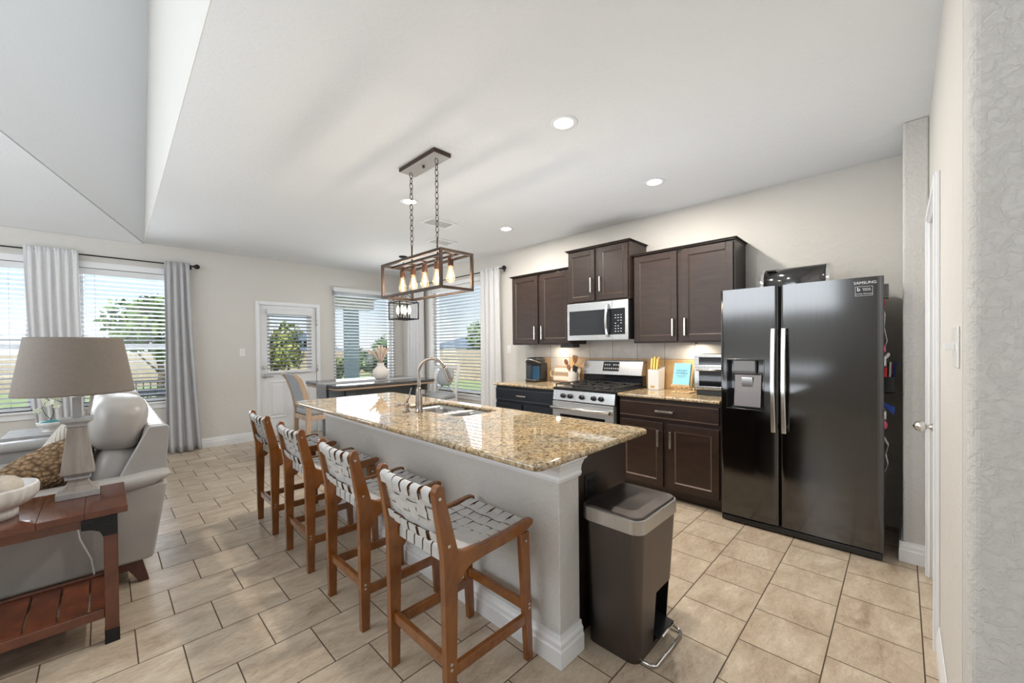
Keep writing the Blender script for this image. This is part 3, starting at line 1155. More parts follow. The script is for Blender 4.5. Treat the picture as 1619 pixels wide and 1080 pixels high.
# ---- switches and outlets
def plate(label, cat, c, n, w=0.07, h=0.115, toggles=1, outlet=False, name='light_switch', mat='plastic_white', nub=0.008):
    """n: 'x-' faces -x, 'y-' faces -y, 'y+' faces +y"""
    root = thing(name, label, cat, c)
    s = {'x-': (-1, 0), 'y-': (0, -1), 'y+': (0, 1)}[n]

    def bx(mb, u0, u1, d0, d1, z0, z1):
        lo, hi = (d0, d1)
        if s[0]:
            mb.box(c[0] + s[0] * hi, c[0] + s[0] * lo, c[1] + u0, c[1] + u1, c[2] + z0, c[2] + z1)
        else:
            a, b = sorted((c[1] + s[1] * lo, c[1] + s[1] * hi))
            mb.box(c[0] + u0, c[0] + u1, a, b, c[2] + z0, c[2] + z1)
    mb = MB()
    bx(mb, -w / 2, w / 2, 0.0005, 0.006, -h / 2, h / 2)
    mb.build('cover_plate', M[mat], root, bevel=0.002)
    for k in range(toggles):
        u = (k - (toggles - 1) / 2) * 0.046
        mb = MB()
        if outlet:
            bx(mb, u - 0.016, u + 0.016, 0.006, 0.009, 0.006, 0.036)
            bx(mb, u - 0.016, u + 0.016, 0.006, 0.009, -0.036, -0.006)
            mb.build('socket', M['black_metal'] if mat != 'plastic_white' else M['plastic_white'], root, bevel=0.002)
        else:
            bx(mb, u - 0.005, u + 0.005, 0.006, 0.006 + nub, -0.010, 0.012)
            mb.build('toggle', M['plastic_white'], root, bevel=0.002)
    return root


plate('white light switch on the end wall left of the garden door', 'light switch', (1.43, YF, 1.325), 'y-')
plate('white switch plate on the kitchen wall between the dining curtain and the coffee maker', 'light switch', (XK, 4.05, 1.335), 'x-')
plate('white double toggle switch seen edge-on at the far right', 'light switch', (1.80, YD, 1.355), 'y+', 0.165, 0.122, 2, nub=0.022)

# ---- recessed lights and vents
for (x, y, lab) in ((2.00, 1.49, 'largest round ceiling light, nearest the camera'), (3.26, 1.49, 'round ceiling light in front of the largest upper cabinet'),
                    (2.03, 3.31, 'round ceiling light seen beside the pendant chain'), (3.30, 3.30, 'small round ceiling light right of the pendant, toward the dining area')):
    t = thing('recessed_light', lab, 'ceiling light', (x, y, ZC), 'recessed lights in the kitchen ceiling')
    MB().lathe([(0.060, -0.002), (0.085, -0.004), (0.088, -0.0005), (0.062, -0.0005)], (x, y, ZC), 32).build('trim_ring', M['trim'], t)
    MB().lathe([(0.0, -0.003), (0.059, -0.003), (0.059, -0.001), (0.0, -0.001)], (x, y, ZC), 32).build('diffuser', M['can_glow'], t)
    area_light('downlight', (x, y, ZC - 0.012), (0, 0, 0), 0.11, 0.11, 14, (1.0, 0.93, 0.83), 'DISK')
for (x, y, lab) in ((2.605, 3.65, 'white louvred ceiling vent, the larger one seen behind the pendant chain'), (3.09, 4.28, 'white louvred ceiling vent, the smaller and farther one')):
    t = thing('ceiling_vent', lab, 'air vent', (x, y, ZC))
    mb = MB()
    a, b = 0.17, 0.115
    for (p, q, r_, s_) in ((-a, a, b - 0.03, b), (-a, a, -b, -b + 0.03), (-a, -a + 0.03, -b + 0.03, b - 0.03), (a - 0.03, a, -b + 0.03, b - 0.03)):
        mb.box(x + p, x + q, y + r_, y + s_, ZC - 0.012, ZC - 0.0005)
    mb.build('vent_frame', M['trim'], t, bevel=0.003)
    mb = MB()
    for k in range(9):
        yy = y - b + 0.04 + k * (2 * b - 0.08) / 8
        mb.beam((x - a + 0.03, yy, ZC - 0.008), (x + a - 0.03, yy, ZC - 0.008), 0.005, 0.0015, (0, 0.6, 1))
    mb.build('louvres', M['trim'], t)
    MB().box(x - a + 0.03, x + a - 0.03, y - b + 0.03, y + b - 0.03, ZC - 0.003, ZC - 0.001).build('duct_backing', M['grey_plastic'], t)


# ---- curtains and rods
def curtain(axis, pos, t0, t1, b0, b1, z0, z1, folds, amp, label, mat, mid=None):
    ns = folds * 16
    rnd = random.Random(folds * 13 + int(abs(t0) * 100))
    ph = [rnd.uniform(-0.5, 0.5) for _ in range(folds + 2)]
    am = [rnd.uniform(0.7, 1.25) for _ in range(folds + 2)]

    def fn(u, v):
        z = z1 + (z0 - z1) * v
        k = v ** 0.9 if mid is None else v
        a = t0 + (b0 - t0) * (v ** 1.6)
        b = t1 + (b1 - t1) * (v ** 1.6)
        s = u * folds
        i = min(int(s), folds - 1)
        f = s - i
        A = am[i] * (1 - f) + am[i + 1] * f
        P = ph[i] * (1 - f) + ph[i + 1] * f
        d = amp * A * (0.55 + 0.6 * v) * math.sin(2 * PI * s + P * v * 2)
        d += 0.006 * math.sin(2 * PI * s * 3 + 1) * (1 - v) ** 8
        tp = max(0.0, 1 - v / 0.05)
        tp = tp * tp * (3 - 2 * tp)
        d = d * (1 - tp) + tp * (-0.017 + 0.006 * math.sin(2 * PI * s * 2.5 + 0.7))
        w = a + (b - a) * (u + 0.012 * math.sin(2 * PI * s * 0.5 + 4 * v))
        return (w, pos + d, z) if axis == 'y' else (pos + d, w, z)
    mb = MB()
    mb.grid(fn, ns, 26)
    c0 = (t0 + t1) / 2
    o = mb.build('curtain_panel', mat, thing('curtain', label, 'curtain', (c0, pos, z0) if axis == 'y' else (pos, c0, z0)), solid=0.003)
    return o


def one(o, name, label, cat, group=None):
    """turn a built single mesh into a tagged top-level thing"""
    r = root_loc(o.parent) if o.parent else Vector((0, 0, 0))
    return o


curtain('y', YF - 0.085, -0.60, -0.19, -0.50, -0.16, 0.02, 2.535, 6, 0.022, 'sheer white curtain hanging between the two living room windows', M['curtain_pale'])
curtain('y', YF - 0.085, 0.565, 0.825, 0.555, 0.93, 0.012, 2.53, 4, 0.038, 'long grey curtain spreading onto the floor left of the garden door', M['curtain_grey'])
curtain('x', XK - 0.085, 4.15, 4.56, 4.10, 4.58, 0.02, 2.535, 4, 0.034, 'pale grey curtain beside the left upper cabinet', M['curtain_pale'])
curtain('x', XK - 0.085, 6.10, 6.62, 6.12, 6.66, 0.02, 2.535, 5, 0.030, 'pale grey curtain in the far corner behind the dining lantern', M['curtain_pale'])


def rod(axis, pos, a0, a1, z, label, ends, brackets):
    t = thing('curtain_rod', label, 'curtain rod', ((a0 + a1) / 2, pos, z) if axis == 'y' else (pos, (a0 + a1) / 2, z))
    P = (lambda u, d=0, dz=0: (u, pos + d, z + dz)) if axis == 'y' else (lambda u, d=0, dz=0: (pos + d, u, z + dz))
    MB().cyl(P(a0), P(a1), 0.008, seg=10).build('rod', M['black_metal'], t)
    for e_, s in ends:
        mb = MB()
        mb.cyl(P(e_), P(e_ + s * 0.018), 0.012, seg=12)
        mb.ball(P(e_ + s * 0.046), 0.033, 14, 8)
        mb.build('finial', M['black_metal'], t)
    for b_ in brackets:
        mb = MB()
        mb.beam(P(b_, 0), P(b_, 0.083), 0.010, 0.012)
        mb.box(*(sorted((P(b_ - 0.012)[0], P(b_ + 0.012)[0])) + [pos + 0.078, pos + 0.084] if axis == 'y' else [pos + 0.078, pos + 0.084] + sorted((P(b_ - 0.012)[1], P(b_ + 0.012)[1]))), z - 0.035, z + 0.03)
        mb.build('bracket', M['black_metal'], t)
    return t


rod('y', YF - 0.085, -1.9, 0.86, 2.497, 'long black curtain rod over the living room windows', ((0.86, 1),), (0.845, -0.395, -1.7))
rod('x', XK - 0.085, 4.10, 6.72, 2.497, 'black curtain rod above the side dining window', ((4.10, -1), (6.72, 1)), (4.13, 6.69))


# =================================================================== KITCHEN WALL RUN
XCF = 3.455    # base cabinet face
ZCT = 0.922    # worktop height


def panel_door(root, name, y0, y1, z0, z1, xf, mats, frame=0.058, handle=None, hmat=None, flat=False):
    """cabinet front facing -x; xf = plane of the carcass face; handle=(y, z0, z1) vertical or ('h', y0, y1, z)"""
    t = 0.02
    mb = MB()
    if flat:
        mb.box(xf - t, xf - .0005, y0, y1, z0, z1)
        w = 0.014
        mb.mi = 1
        for (a, b, c, d) in ((y0 + .004, y1 - .004, z1 - w, z1 - w + .005), (y0 + .004, y1 - .004, z0 + w - .005, z0 + w)):
            mb.box(xf - t - 0.0012, xf - t + .001, a, b, c, d)
    else:
        f = frame
        mb.box(xf - t, xf - .0005, y0, y0 + f, z0, z1)
        mb.box(xf - t, xf - .0005, y1 - f, y1, z0, z1)
        mb.box(xf - t, xf - .0005, y0 + f, y1 - f, z0, z0 + f)
        mb.box(xf - t, xf - .0005, y0 + f, y1 - f, z1 - f, z1)
        mb.box(xf - 0.009, xf - .0005, y0 + f, y1 - f, z0 + f, z1 - f)
        # sloped bead round the panel
        mb.mi = 1
        o_ = [(y0 + f, z0 + f), (y1 - f, z0 + f), (y1 - f, z1 - f), (y0 + f, z1 - f)]
        g = 0.009
        i_ = [(y0 + f + g, z0 + f + g), (y1 - f - g, z0 + f + g), (y1 - f - g, z1 - f - g), (y0 + f + g, z1 - f - g)]
        for k in range(4):
            j = (k + 1) % 4
            mb._f([mb.bm.verts.new(p) for p in ((xf - 0.0185, *o_[k]), (xf - 0.0185, *o_[j]), (xf - 0.0092, *i_[j]), (xf - 0.0092, *i_[k]))])
    d = mb.build(name, mats, root, bevel=0.0022)
    if handle:
        hb = MB()
        x = xf - t
        if handle[0] == 'h':
            _, a, b, z = handle
            for u in (a + 0.012, b - 0.012):
                hb.box(x - 0.028, x - 0.0003, u - 0.007, u + 0.007, z - 0.007, z + 0.007)
            hb.box(x - 0.036, x - 0.026, a, b, z - 0.008, z + 0.008)
        else:
            y, a, b = handle
            for u in (a + 0.012, b - 0.012):
                hb.box(x - 0.028, x - 0.0003, y - 0.007, y + 0.007, u - 0.007, u + 0.007)
            hb.box(x - 0.036, x - 0.026, y - 0.008, y + 0.008, a, b)
        hb.build('handle', hmat or M['nickel'], d, bevel=0.0025)
    return d


def base_cabinet(label, y0, y1, lhandle=0.16, wm='espresso', gm='glaze'):
    t = thing('base_cabinet', label, 'cabinet', (XCF, (y0 + y1) / 2, 0))
    mb = MB()
    mb.box(XCF, XK - 0.001, y0, y1, 0.10, ZCT - 0.031)
    mb.box(XCF + 0.075, XK - 0.001, y0, y1, 0.0, 0.10)
    mb.build('carcass', M[wm], t, bevel=0.0015)
    mm = [M[wm], M[gm]]
    ym = (y0 + y1) / 2
    panel_door(t, 'drawer', y0 + 0.012, y1 - 0.012, 0.715, 0.862, XCF, mm, handle=('h', ym - lhandle / 2, ym + lhandle / 2, 0.787), flat=True)
    panel_door(t, 'door', ym + 0.022, y1 - 0.012, 0.115, 0.682, XCF, mm, handle=(ym + 0.055, 0.475, 0.62))
    panel_door(t, 'door', y0 + 0.012, ym - 0.022, 0.115, 0.682, XCF, mm, handle=(ym - 0.055, 0.475, 0.62))
    return t


base_cabinet('dark espresso base cabinet between the range and the refrigerator', 1.035, 1.935)
base_cabinet('dark base cabinet below the coffee maker, left of the range, bluish light in its colour', 2.722, 3.655, 0.15, 'espresso_bluelit', 'bead_bluelit')


def slab(y0, y1, label, x0=XCF - 0.035, x1=XK - 0.0015):
    mb = MB()
    mb.box(x0, x1, y0, y1, ZCT - 0.03, ZCT)
    o = mb.build('countertop', M['granite'], None, bevel=0.012, seg=4)
    tag(o, label, 'countertop')
    return o


slab(1.032, 1.945, 'speckled tan granite worktop between range and refrigerator')
slab(2.712, 3.675, 'speckled tan granite worktop under the coffee maker')

# tiled splashback
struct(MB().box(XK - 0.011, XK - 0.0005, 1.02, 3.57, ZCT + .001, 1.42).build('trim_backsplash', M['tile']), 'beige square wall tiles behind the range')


def upper_cabinet(label, y0, y1, z0, z1, depth, hz, frame=0.058, free=(1, 1)):
    xf = XK - depth
    t = thing('upper_cabinet', label, 'cabinet', (xf, (y0 + y1) / 2, z0))
    MB().box(xf, XK - 0.001, y0, y1, z0, z1).build('carcass', M['espresso_up'], t, bevel=0.0015)
    mm = [M['espresso_up'], M['bead_up']]
    ym = (y0 + y1) / 2
    panel_door(t, 'door', ym + 0.024, y1 - 0.014, z0 + 0.014, z1 - 0.012, xf, mm, frame, handle=(ym + 0.056, hz[0], hz[1]))
    panel_door(t, 'door', y0 + 0.014, ym - 0.024, z0 + 0.014, z1 - 0.012, xf, mm, frame, handle=(ym - 0.056, hz[0], hz[1]))
    # small crown with a projecting lip
    mb = MB()
    for (o_, a, b) in ((0.006, z1, z1 + 0.012), (0.022, z1 + 0.012, z1 + 0.02)):
        mb.box(xf - 0.02 - o_, XK - 0.001, y0 - o_ * free[0], y1 + o_ * free[1], a, b)
    mb.build('crown', M['espresso_up'], t, bevel=0.003)
    return t


upper_cabinet('brown two door upper cabinet above the coffee maker', 2.728, 3.672, 1.392, 2.262, 0.31, (1.455, 1.62), free=(0, 1))
upper_cabinet('shorter brown upper cabinet above the microwave, set higher', 1.962, 2.722, 1.845, 2.425, 0.37, (1.945, 2.105), 0.052)
upper_cabinet('largest brown upper cabinet, left of the refrigerator', 1.015, 1.952, 1.392, 2.268, 0.31, (1.455, 1.62), free=(1, 0))
o = MB().box(3.83, 3.96, 2.74, 2.93, 1.352, 1.391).build('under_cabinet_box', M['black'], None, bevel=0.004)
tag(o, 'flat black box mounted under the upper cabinet left of the microwave', 'box')
# puck lights under the upper cabinets
for (y, lab, e_) in ((3.06, 'small round puck light under the left upper cabinet', 1.0), (1.42, 'small round puck light under the largest upper cabinet', 1.3)):
    pk = MB().lathe([(0.0, 0.0), (0.030, 0.0), (0.033, 0.004), (0.033, 0.0115), (0.0, 0.0115)], (3.95, y, 1.380), 20).build('puck_light', M['nickel'])
    tag(pk, lab, 'cabinet light')
    area_light('under_cabinet_light', (3.95, y, 1.378), (0, 0, 0), 0.05, 0.05, e_, (1.0, 0.90, 0.74), 'DISK')

# ---- microwave
y0, y1, z0, z1 = 1.966, 2.718, 1.432, 1.842
xf = 3.69
t = thing('microwave', 'stainless over-the-range microwave with black window', 'microwave', (xf, (y0 + y1) / 2, z0))
mb = MB()
mb.box(xf + 0.03, XK - 0.001, y0 + 0.002, y1 - 0.002, z0 + 0.004, z1 - 0.001)
mb.build('body', M['black'], t, bevel=0.003)
yd = y0 + 0.185   # door split
mb = MB()
zt, zb = 1.755, 1.487
mb.box(xf, xf + 0.03, yd + .001, y1, zt, z1 - .002)
mb.box(xf, xf + 0.03, yd + .001, y1, z0, zb)
mb.box(xf, xf + 0.03, y1 - 0.026, y1, zb, zt)
mb.build('door', M['steel'], t, bevel=0.002)
MB().box(xf + 0.003, xf + 0.03, yd + .001, y1 - 0.026, zb, zt).build('door_window', M['black_gloss'], t)
mb = MB()
mb.box(xf, xf + 0.03, y0, yd - .001, zt, z1 - .002)
mb.box(xf, xf + 0.03, y0, yd - .001, z0, zb)
mb.box(xf, xf + 0.03, y0, y0 + 0.036, zb, zt)
mb.build('control_surround', M['steel'], t, bevel=0.002)
cp = MB().box(xf + 0.002, xf + 0.03, y0 + 0.036, yd - .001, zb, zt).build('control_panel', M['black_gloss'], t)
mb = MB()
for r_ in range(7):
    for c in range(3):
        if (r_ + c) % 5 == 4:
            continue
        mb.box(xf + 0.0008, xf + 0.0022, yd - 0.040 - c * 0.032 - 0.007, yd - 0.040 - c * 0.032 + 0.007, 1.515 + r_ * 0.028, 1.515 + r_ * 0.028 + 0.006)
mb.build('buttons', M['text_white'], cp)
mb = MB()
pts = []
for k in range(13):
    u = k / 12
    pts.append((xf - 0.012 - 0.038 * math.sin(PI * u) ** 0.7, yd + 0.045, z0 + 0.03 + u * 0.345))
mb.ribbon(pts, (0, 1, 0), 0.026, 0.012)
mb.build('handle', M['steel'], t, bevel=0.003)

# ---- gas range
ry0, ry1 = 1.958, 2.703
t = thing('gas_range', 'stainless gas range with black grates', 'range', (3.42, (ry0 + ry1) / 2, 0))
mb = MB()
mb.box(3.44, 4.06, ry0, ry1, 0.05, 0.905)
mb.build('body', M['black'], t, bevel=0.003)
mb = MB()
mb.prism([(3.395, 0.795), (3.44, 0.795), (3.44, 0.905), (3.412, 0.905)], 'y', ry0, ry1)
cpn = mb.build('control_panel', M['steel'], t, bevel=0.003)
for y in (2.565, 2.475, 2.33, 2.19, 2.105):
    mb = MB()
    q = Vector((0, 0, 1)).rotation_difference(Vector((-1, 0, 0.12)).normalized()).to_matrix()
    mb.lathe([(0.026, 0), (0.025, 0.010), (0.021, 0.012), (0.019, 0.034), (0.0, 0.035)], (3.402, y, 0.845), 18, q)
    mb.beam((3.366, y, 0.838), (3.366, y, 0.872), 0.008, 0.006, (1, 0, 0))
    mb.build('knob', M['black'], cpn)
mb = MB()
dz0, dz1 = 0.185, 0.785
xo = 3.385
mb.box(xo, 3.438, ry0 + .004, ry1 - .004, 0.655, dz1)
mb.box(xo, 3.438, ry0 + .004, ry1 - .004, dz0, 0.29)
mb.box(xo, 3.438, ry0 + .004, ry0 + 0.10, 0.29, 0.655)
mb.box(xo, 3.438, ry1 - 0.10, ry1 - .004, 0.29, 0.655)
od = mb.build('oven_door', M['steel_soft'], t, bevel=0.003)
MB().box(xo + 0.003, 3.43, ry0 + 0.10, ry1 - 0.10, 0.29, 0.655).build('oven_window', M['black_gloss'], od)
mb = MB()
mb.cyl((3.335, ry0 + 0.02, 0.725), (3.335, ry1 - 0.02, 0.725), 0.016, seg=14)
for y in (ry0 + 0.04, ry1 - 0.04):
    mb.cyl((3.335, y, 0.725), (xo + .0005, y, 0.735), 0.011, seg=10)
mb.build('handle', M['nickel'], od)
MB().box(3.395, 3.438, ry0 + .004, ry1 - .004, 0.055, 0.175).build('drawer', M['steel_soft'], t, bevel=0.003)
MB().box(3.45, 4.0, ry0 + 0.03, ry1 - 0.03, 0.0, 0.05).build('plinth', M['black'], t)
mb = MB()
mb.box(3.405, 3.985, ry0 - 0.001, ry1 + 0.001, 0.905, 0.932)
mb.build('cooktop', M['black'], t, bevel=0.005)
mb = MB()
for (x, y) in ((3.56, 2.14), (3.56, 2.52), (3.84, 2.14), (3.84, 2.52), (3.70, 2.33)):
    mb.lathe([(0.045, 0), (0.045, 0.008), (0.034, 0.010), (0.034, 0.018), (0, 0.019)], (x, y, 0.932), 18)
mb.build('burner', M['iron'], t)
gy = [ry0 + 0.012, ry0 + 0.012 + 0.241, ry0 + 0.012 + 0.482, ry1 - 0.010]
for g in range(3):
    a, b = gy[g] + 0.003, gy[g + 1] - 0.003
    mb = MB()
    z = 0.962
    w, h = 0.011, 0.012
    X0, X1 = 3.435, 3.965
    mb.beam((X0, a, z), (X1, a, z), w, h)
    mb.beam((X0, b, z), (X1, b, z), w, h)
    for x in (X0, (X0 + X1) / 2, X1):
        mb.beam((x, a, z), (x, b, z), w, h)
    ym = (a + b) / 2
    for x in (3.56, 3.84) if g != 1 else (3.70,):
        for dx, dy in ((0.075, 0), (-0.075, 0), (0, 0.07), (0, -0.07)):
            mb.beam((x + dx * 1.7, ym + dy * 1.6, z + 0.002), (x + dx * 0.35, ym + dy * 0.35, z + 0.004), w, h)
    for x in (X0, X1):
        for y in (a + 0.006, b - 0.006):
            mb.box(x - 0.006, x + 0.006, y - 0.006, y + 0.006, 0.9325, z)
    mb.build('grate', M['iron'], t, bevel=0.002)
mb = MB()
mb.box(3.985, 4.06, ry0 + 0.004, ry1 - 0.004, 0.905, 1.05)
mb.build('backguard_base', M['black_gloss'], t, bevel=0.003)
mb = MB()
mb.prism([(3.955, 1.045), (4.068, 1.045), (4.068, 1.195), (4.04, 1.212), (4.0, 1.20), (3.96, 1.065)], 'y', ry0 + 0.002, ry1 - 0.002)
bg = mb.build('backguard', M['steel'], t, bevel=0.004)
nx = Vector((-0.135, 0, 0.04)).normalized()
mb = MB()
def bgp(y, s, off=0.0012):
    return (3.96 + 0.04 * s - off, y, 1.065 + 0.135 * s + off * 0.3)
mb._f([mb.bm.verts.new(bgp(*p)) for p in ((2.435, 0.15), (2.235, 0.15), (2.235, 0.92), (2.435, 0.92))])
dp = mb.build('display', M['black_gloss'], t, solid=0.001)
mb = MB()
for k in range(7):
    for s in (0.32, 0.62):
        if k == 3 and s > .5:
            continue
        y = 2.415 - k * 0.027
        mb._f([mb.bm.verts.new(bgp(*p, 0.003)) for p in ((y, s), (y - 0.014, s), (y - 0.014, s + 0.09), (y, s + 0.09))])
mb.build('display_marks', M['text_white'], dp)

# ---- refrigerator
FX = 3.365
t = thing('refrigerator', 'dark stainless side-by-side refrigerator with ice dispenser', 'refrigerator', (3.42, 0.55, 0))
MB().box(FX + 0.075, 4.05, 0.098, 1.003, 0.03, 1.762).build('body', M['black'], t, bevel=0.004)
mb = MB()
mb.box(FX + 0.03, FX + 0.075, 0.10, 1.0, 0.004, 0.055)
mb.box(FX + 0.012, FX + 0.03, 0.085, 1.01, 0.01, 0.05)
mb.build('kick_grille', M['black'], t, bevel=0.004)
mb = MB()
mb.box(FX + 0.08, FX + 0.16, 0.11, 0.99, 1.762, 1.79)
mb.build('hinge_cover', M['black'], t, bevel=0.005)


def fridge_door(name, ya, yb, hole=None):
    """curved steel door: section in plan, optional rectangular opening"""
    z0, z1 = 0.062, 1.788
    ys = [ya + (yb - ya) * k / 16 for k in range(17)]
    edge = 0.012
    ys += [ya + edge * f for f in (0.15, 0.4, 0.7)] + [yb - edge * f for f in (0.15, 0.4, 0.7)]
    if hole:
        ys = [y for y in ys if abs(y - hole[0]) > 0.012 and abs(y - hole[1]) > 0.012] + [hole[0], hole[1]]
    ys = sorted(ys)
    zs = [z0, z1] if not hole else [z0, hole[2], hole[3], z1]

    def xx(y):
        d = min(y - ya, yb - y)
        r = 0.0 if d > edge else edge - math.sqrt(max(0, edge ** 2 - (edge - d) ** 2))
        u = (y - ya) / (yb - ya) * 2 - 1
        return FX + 0.004 * u * u + r
    mb = MB()
    for i in range(len(ys) - 1):
        for j in range(len(zs) - 1):
            if hole and ys[i] >= hole[0] - 1e-6 and ys[i + 1] <= hole[1] + 1e-6 and j == 1:
                continue
            a, b = ys[i], ys[i + 1]
            mb._f([mb.bm.verts.new(p) for p in ((xx(a), a, zs[j]), (xx(b), b, zs[j]), (xx(b), b, zs[j + 1]), (xx(a), a, zs[j + 1]))], True)
    bmesh.ops.remove_doubles(mb.bm, verts=mb.bm.verts[:], dist=1e-5)
    xb = FX + 0.068
    for i in range(len(ys) - 1):
        a, b = ys[i], ys[i + 1]
        for z in (z0, z1):
            mb._f([mb.bm.verts.new(p) for p in ((xx(a), a, z), (xx(b), b, z), (xb, b, z), (xb, a, z))])
    for y in (ya, yb):
        mb._f([mb.bm.verts.new(p) for p in ((xx(y), y, z0), (xx(y), y, z1), (xb, y, z1), (xb, y, z0))])
    mb._f([mb.bm.verts.new(p) for p in ((xb, ya, z0), (xb, yb, z0), (xb, yb, z1), (xb, ya, z1))])
    return mb.build(name, M['steel_dark'], t)


dr = fridge_door('door', 0.078, 0.617)
dl = fridge_door('door', 0.629, 1.012, (0.722, 0.966, 0.885, 1.254))
for d_, y in ((dr, 0.592), (dl, 0.655)):
    mb = MB()
    pts, n = [], 20
    for k in range(n + 1):
        u = k / n
        pts.append((FX - 0.010 - 0.052 * math.sin(PI * (0.12 + 0.76 * u)) ** 0.8, y, 0.74 + 0.742 * u))
    mb.ribbon(pts, (0, 1, 0), 0.028, 0.020)
    for z in (0.775, 1.45):
        mb.box(FX - 0.035, FX + 0.003, y - 0.010, y + 0.010, z - 0.016, z + 0.016)
    mb.build('handle', M['nickel'], d_, bevel=0.005, seg=3)
# ice and water dispenser
h0, h1, hz0, hz1 = 0.722, 0.966, 0.885, 1.254
mb = MB()
xr = FX + 0.062
mb.box(xr - 0.003, xr, h0, h1, hz0, hz1)
mb.box(FX + 0.006, xr, h0, h0 + 0.004, hz0, hz1)
mb.box(FX + 0.006, xr, h1 - 0.004, h1, hz0, hz1)
mb.box(FX + 0.006, xr, h0, h1, hz1 - 0.004, hz1)
mb.box(FX + 0.006, xr, h0, h1, hz0, hz0 + 0.004)
dsp = mb.build('dispenser_recess', M['black_gloss'], t)
mb = MB()
e_ = 0.006
for (a, b, c, d) in ((h0 - e_, h1 + e_, hz1, hz1 + e_), (h0 - e_, h1 + e_, hz0 - e_, hz0), (h0 - e_, h0, hz0, hz1), (h1, h1 + e_, hz0, hz1)):
    mb.box(FX - 0.001, FX + 0.006, a, b, c, d)
mb.build('dispenser_frame', M['steel_dark'], dsp, bevel=0.002)
mb = MB()
mb.prism([(FX + 0.010, 1.25), (xr - 0.004, 1.25), (xr - 0.004, 1.14), (FX + 0.03, 1.15), (FX + 0.012, 1.17)], 'y', 0.775, 0.925)
mb.build('dispenser_spout', M['grey_plastic'], dsp, bevel=0.006)
mb = MB()
mb.prism([(xr - 0.010, 1.14), (xr - 0.004, 1.14), (xr - 0.004, 0.90), (FX + 0.02, 0.895), (FX + 0.02, 0.902)], 'y', 0.745, 0.925)
mb.build('dispenser_back', M['bin'], dsp, bevel=0.002)
mb = MB()
mb.prism([(FX + 0.028, 1.12), (FX + 0.036, 1.125), (xr - 0.012, 1.02), (xr - 0.016, 1.01)], 'y', 0.80, 0.875)
mb.build('dispenser_paddle', M['nickel'], dsp, bevel=0.003)
text_part('brand_lettering', 'SAMSUNG', 0.024, (FX - 0.0006, 0.165, 1.752), (0, -1, 0), (0, 0, 1), M['text_white'], t)
mb = MB()
mb.box(FX - 0.0008, FX + 0.0035, 0.130, 0.212, 1.672, 1.728)
st = mb.build('sticker', M['black'], t)
mb = MB()
for (a, b, c, d) in ((0.129, 0.213, 1.728, 1.7295), (0.129, 0.213, 1.6705, 1.672), (0.129, 0.1305, 1.672, 1.728), (0.2115, 0.213, 1.672, 1.728)):
    mb.box(FX - 0.0012, FX + 0.002, a, b, c, d)
mb.build('sticker_border', M['text_white'], st)
text_part('sticker_print', 'b', 0.034, (FX - 0.0013, 0.196, 1.711), (0, -1, 0), (0, 0, 1), M['text_white'], st)
text_part('sticker_print', 'DIGITAL', 0.0105, (FX - 0.0013, 0.158, 1.714), (0, -1, 0), (0, 0, 1), M['text_white'], st)
text_part('sticker_print', 'INVERTER', 0.0085, (FX - 0.0013, 0.156, 1.704), (0, -1, 0), (0, 0, 1), M['text_white'], st)
text_part('sticker_print', '10 Year Warranty', 0.0105, (FX - 0.0013, 0.171, 1.683), (0, -1, 0), (0, 0, 1), M['text_white'], st)

# bread box on top of the refrigerator
t = thing('bread_box', 'roll-top stainless bread box on top of the refrigerator', 'bread box', (3.75, 0.57, 1.764))
pr = [(3.86, 1.764), (3.58, 1.764), (3.575, 1.79), (3.582, 1.84)]
for k in range(8):
    a = PI - (PI / 2) * k / 7
    pr.append((3.69 + 0.108 * math.cos(a), 1.845 + 0.108 * math.sin(a)))
pr += [(3.84, 1.953), (3.86, 1.94)]
mb = MB()
mb.prism(pr, 'y', 0.385, 0.765, smooth=True)
rb = mb.build('roll_lid', M['steel_dark'], t)
for y in (0.365, 0.765):
    mb = MB()
    cx, cz = 3.72, 1.855
    mb.prism([(cx + (p - cx) * 1.04, max(1.764, cz + (q - cz) * 1.05)) for p, q in pr], 'y', y, y + 0.020)
    mb.build('end_panel', M['chrome'], t, bevel=0.003)
mb = MB()
mb.tube([(3.578, 0.50, 1.800), (3.555, 0.505, 1.800), (3.553, 0.575, 1.800), (3.555, 0.645, 1.800), (3.578, 0.65, 1.800)], 0.004, 8)
mb.build('lid_handle', M['chrome'], t)

# ---- things held on the side of the refrigerator (faces the camera edge-on)
YFR = 0.0975


def magnet(name, label, cat, build, mat, loc=None):
    mb = MB()
    build(mb)
    o = mb.build(name, mat, None, bevel=0.002)
    tag(o, label, cat)
    return o


magnet('magnetic_clip', 'grey magnetic box clip at the top of the refrigerator side', 'clip', lambda b: b.box(3.46, 3.56, 0.058, YFR, 1.655, 1.745), M['grey_plastic'])
magnet('magnet_button', 'round red magnet under the grey clip on the refrigerator side', 'magnet', lambda b: b.cyl((3.50, YFR, 1.63), (3.50, 0.076, 1.63), 0.024), M['red'])
magnet('paper_note', 'curled white paper hanging on the refrigerator side, highest of the papers', 'note', lambda b: b.ribbon([(3.49, 0.088, 1.615), (3.49, 0.075, 1.55), (3.49, 0.080, 1.47), (3.49, 0.066, 1.385), (3.49, 0.072, 1.36)], (1, 0, 0), 0.10, 0.002), M['plastic_white'])
magnet('magnet_button', 'pink-red magnet on the refrigerator side above the pen cup', 'magnet', lambda b: b.cyl((3.48, YFR, 1.335), (3.48, 0.072, 1.335), 0.026), M['pink'])
magnet('magnet_clip', 'white clip magnet just below the pink-red magnet', 'magnet', lambda b: (b.box(3.45, 3.53, 0.070, YFR, 1.225, 1.285), b.beam((3.46, 0.07, 1.28), (3.50, 0.058, 1.30), 0.01, 0.02)), M['plastic_white'])
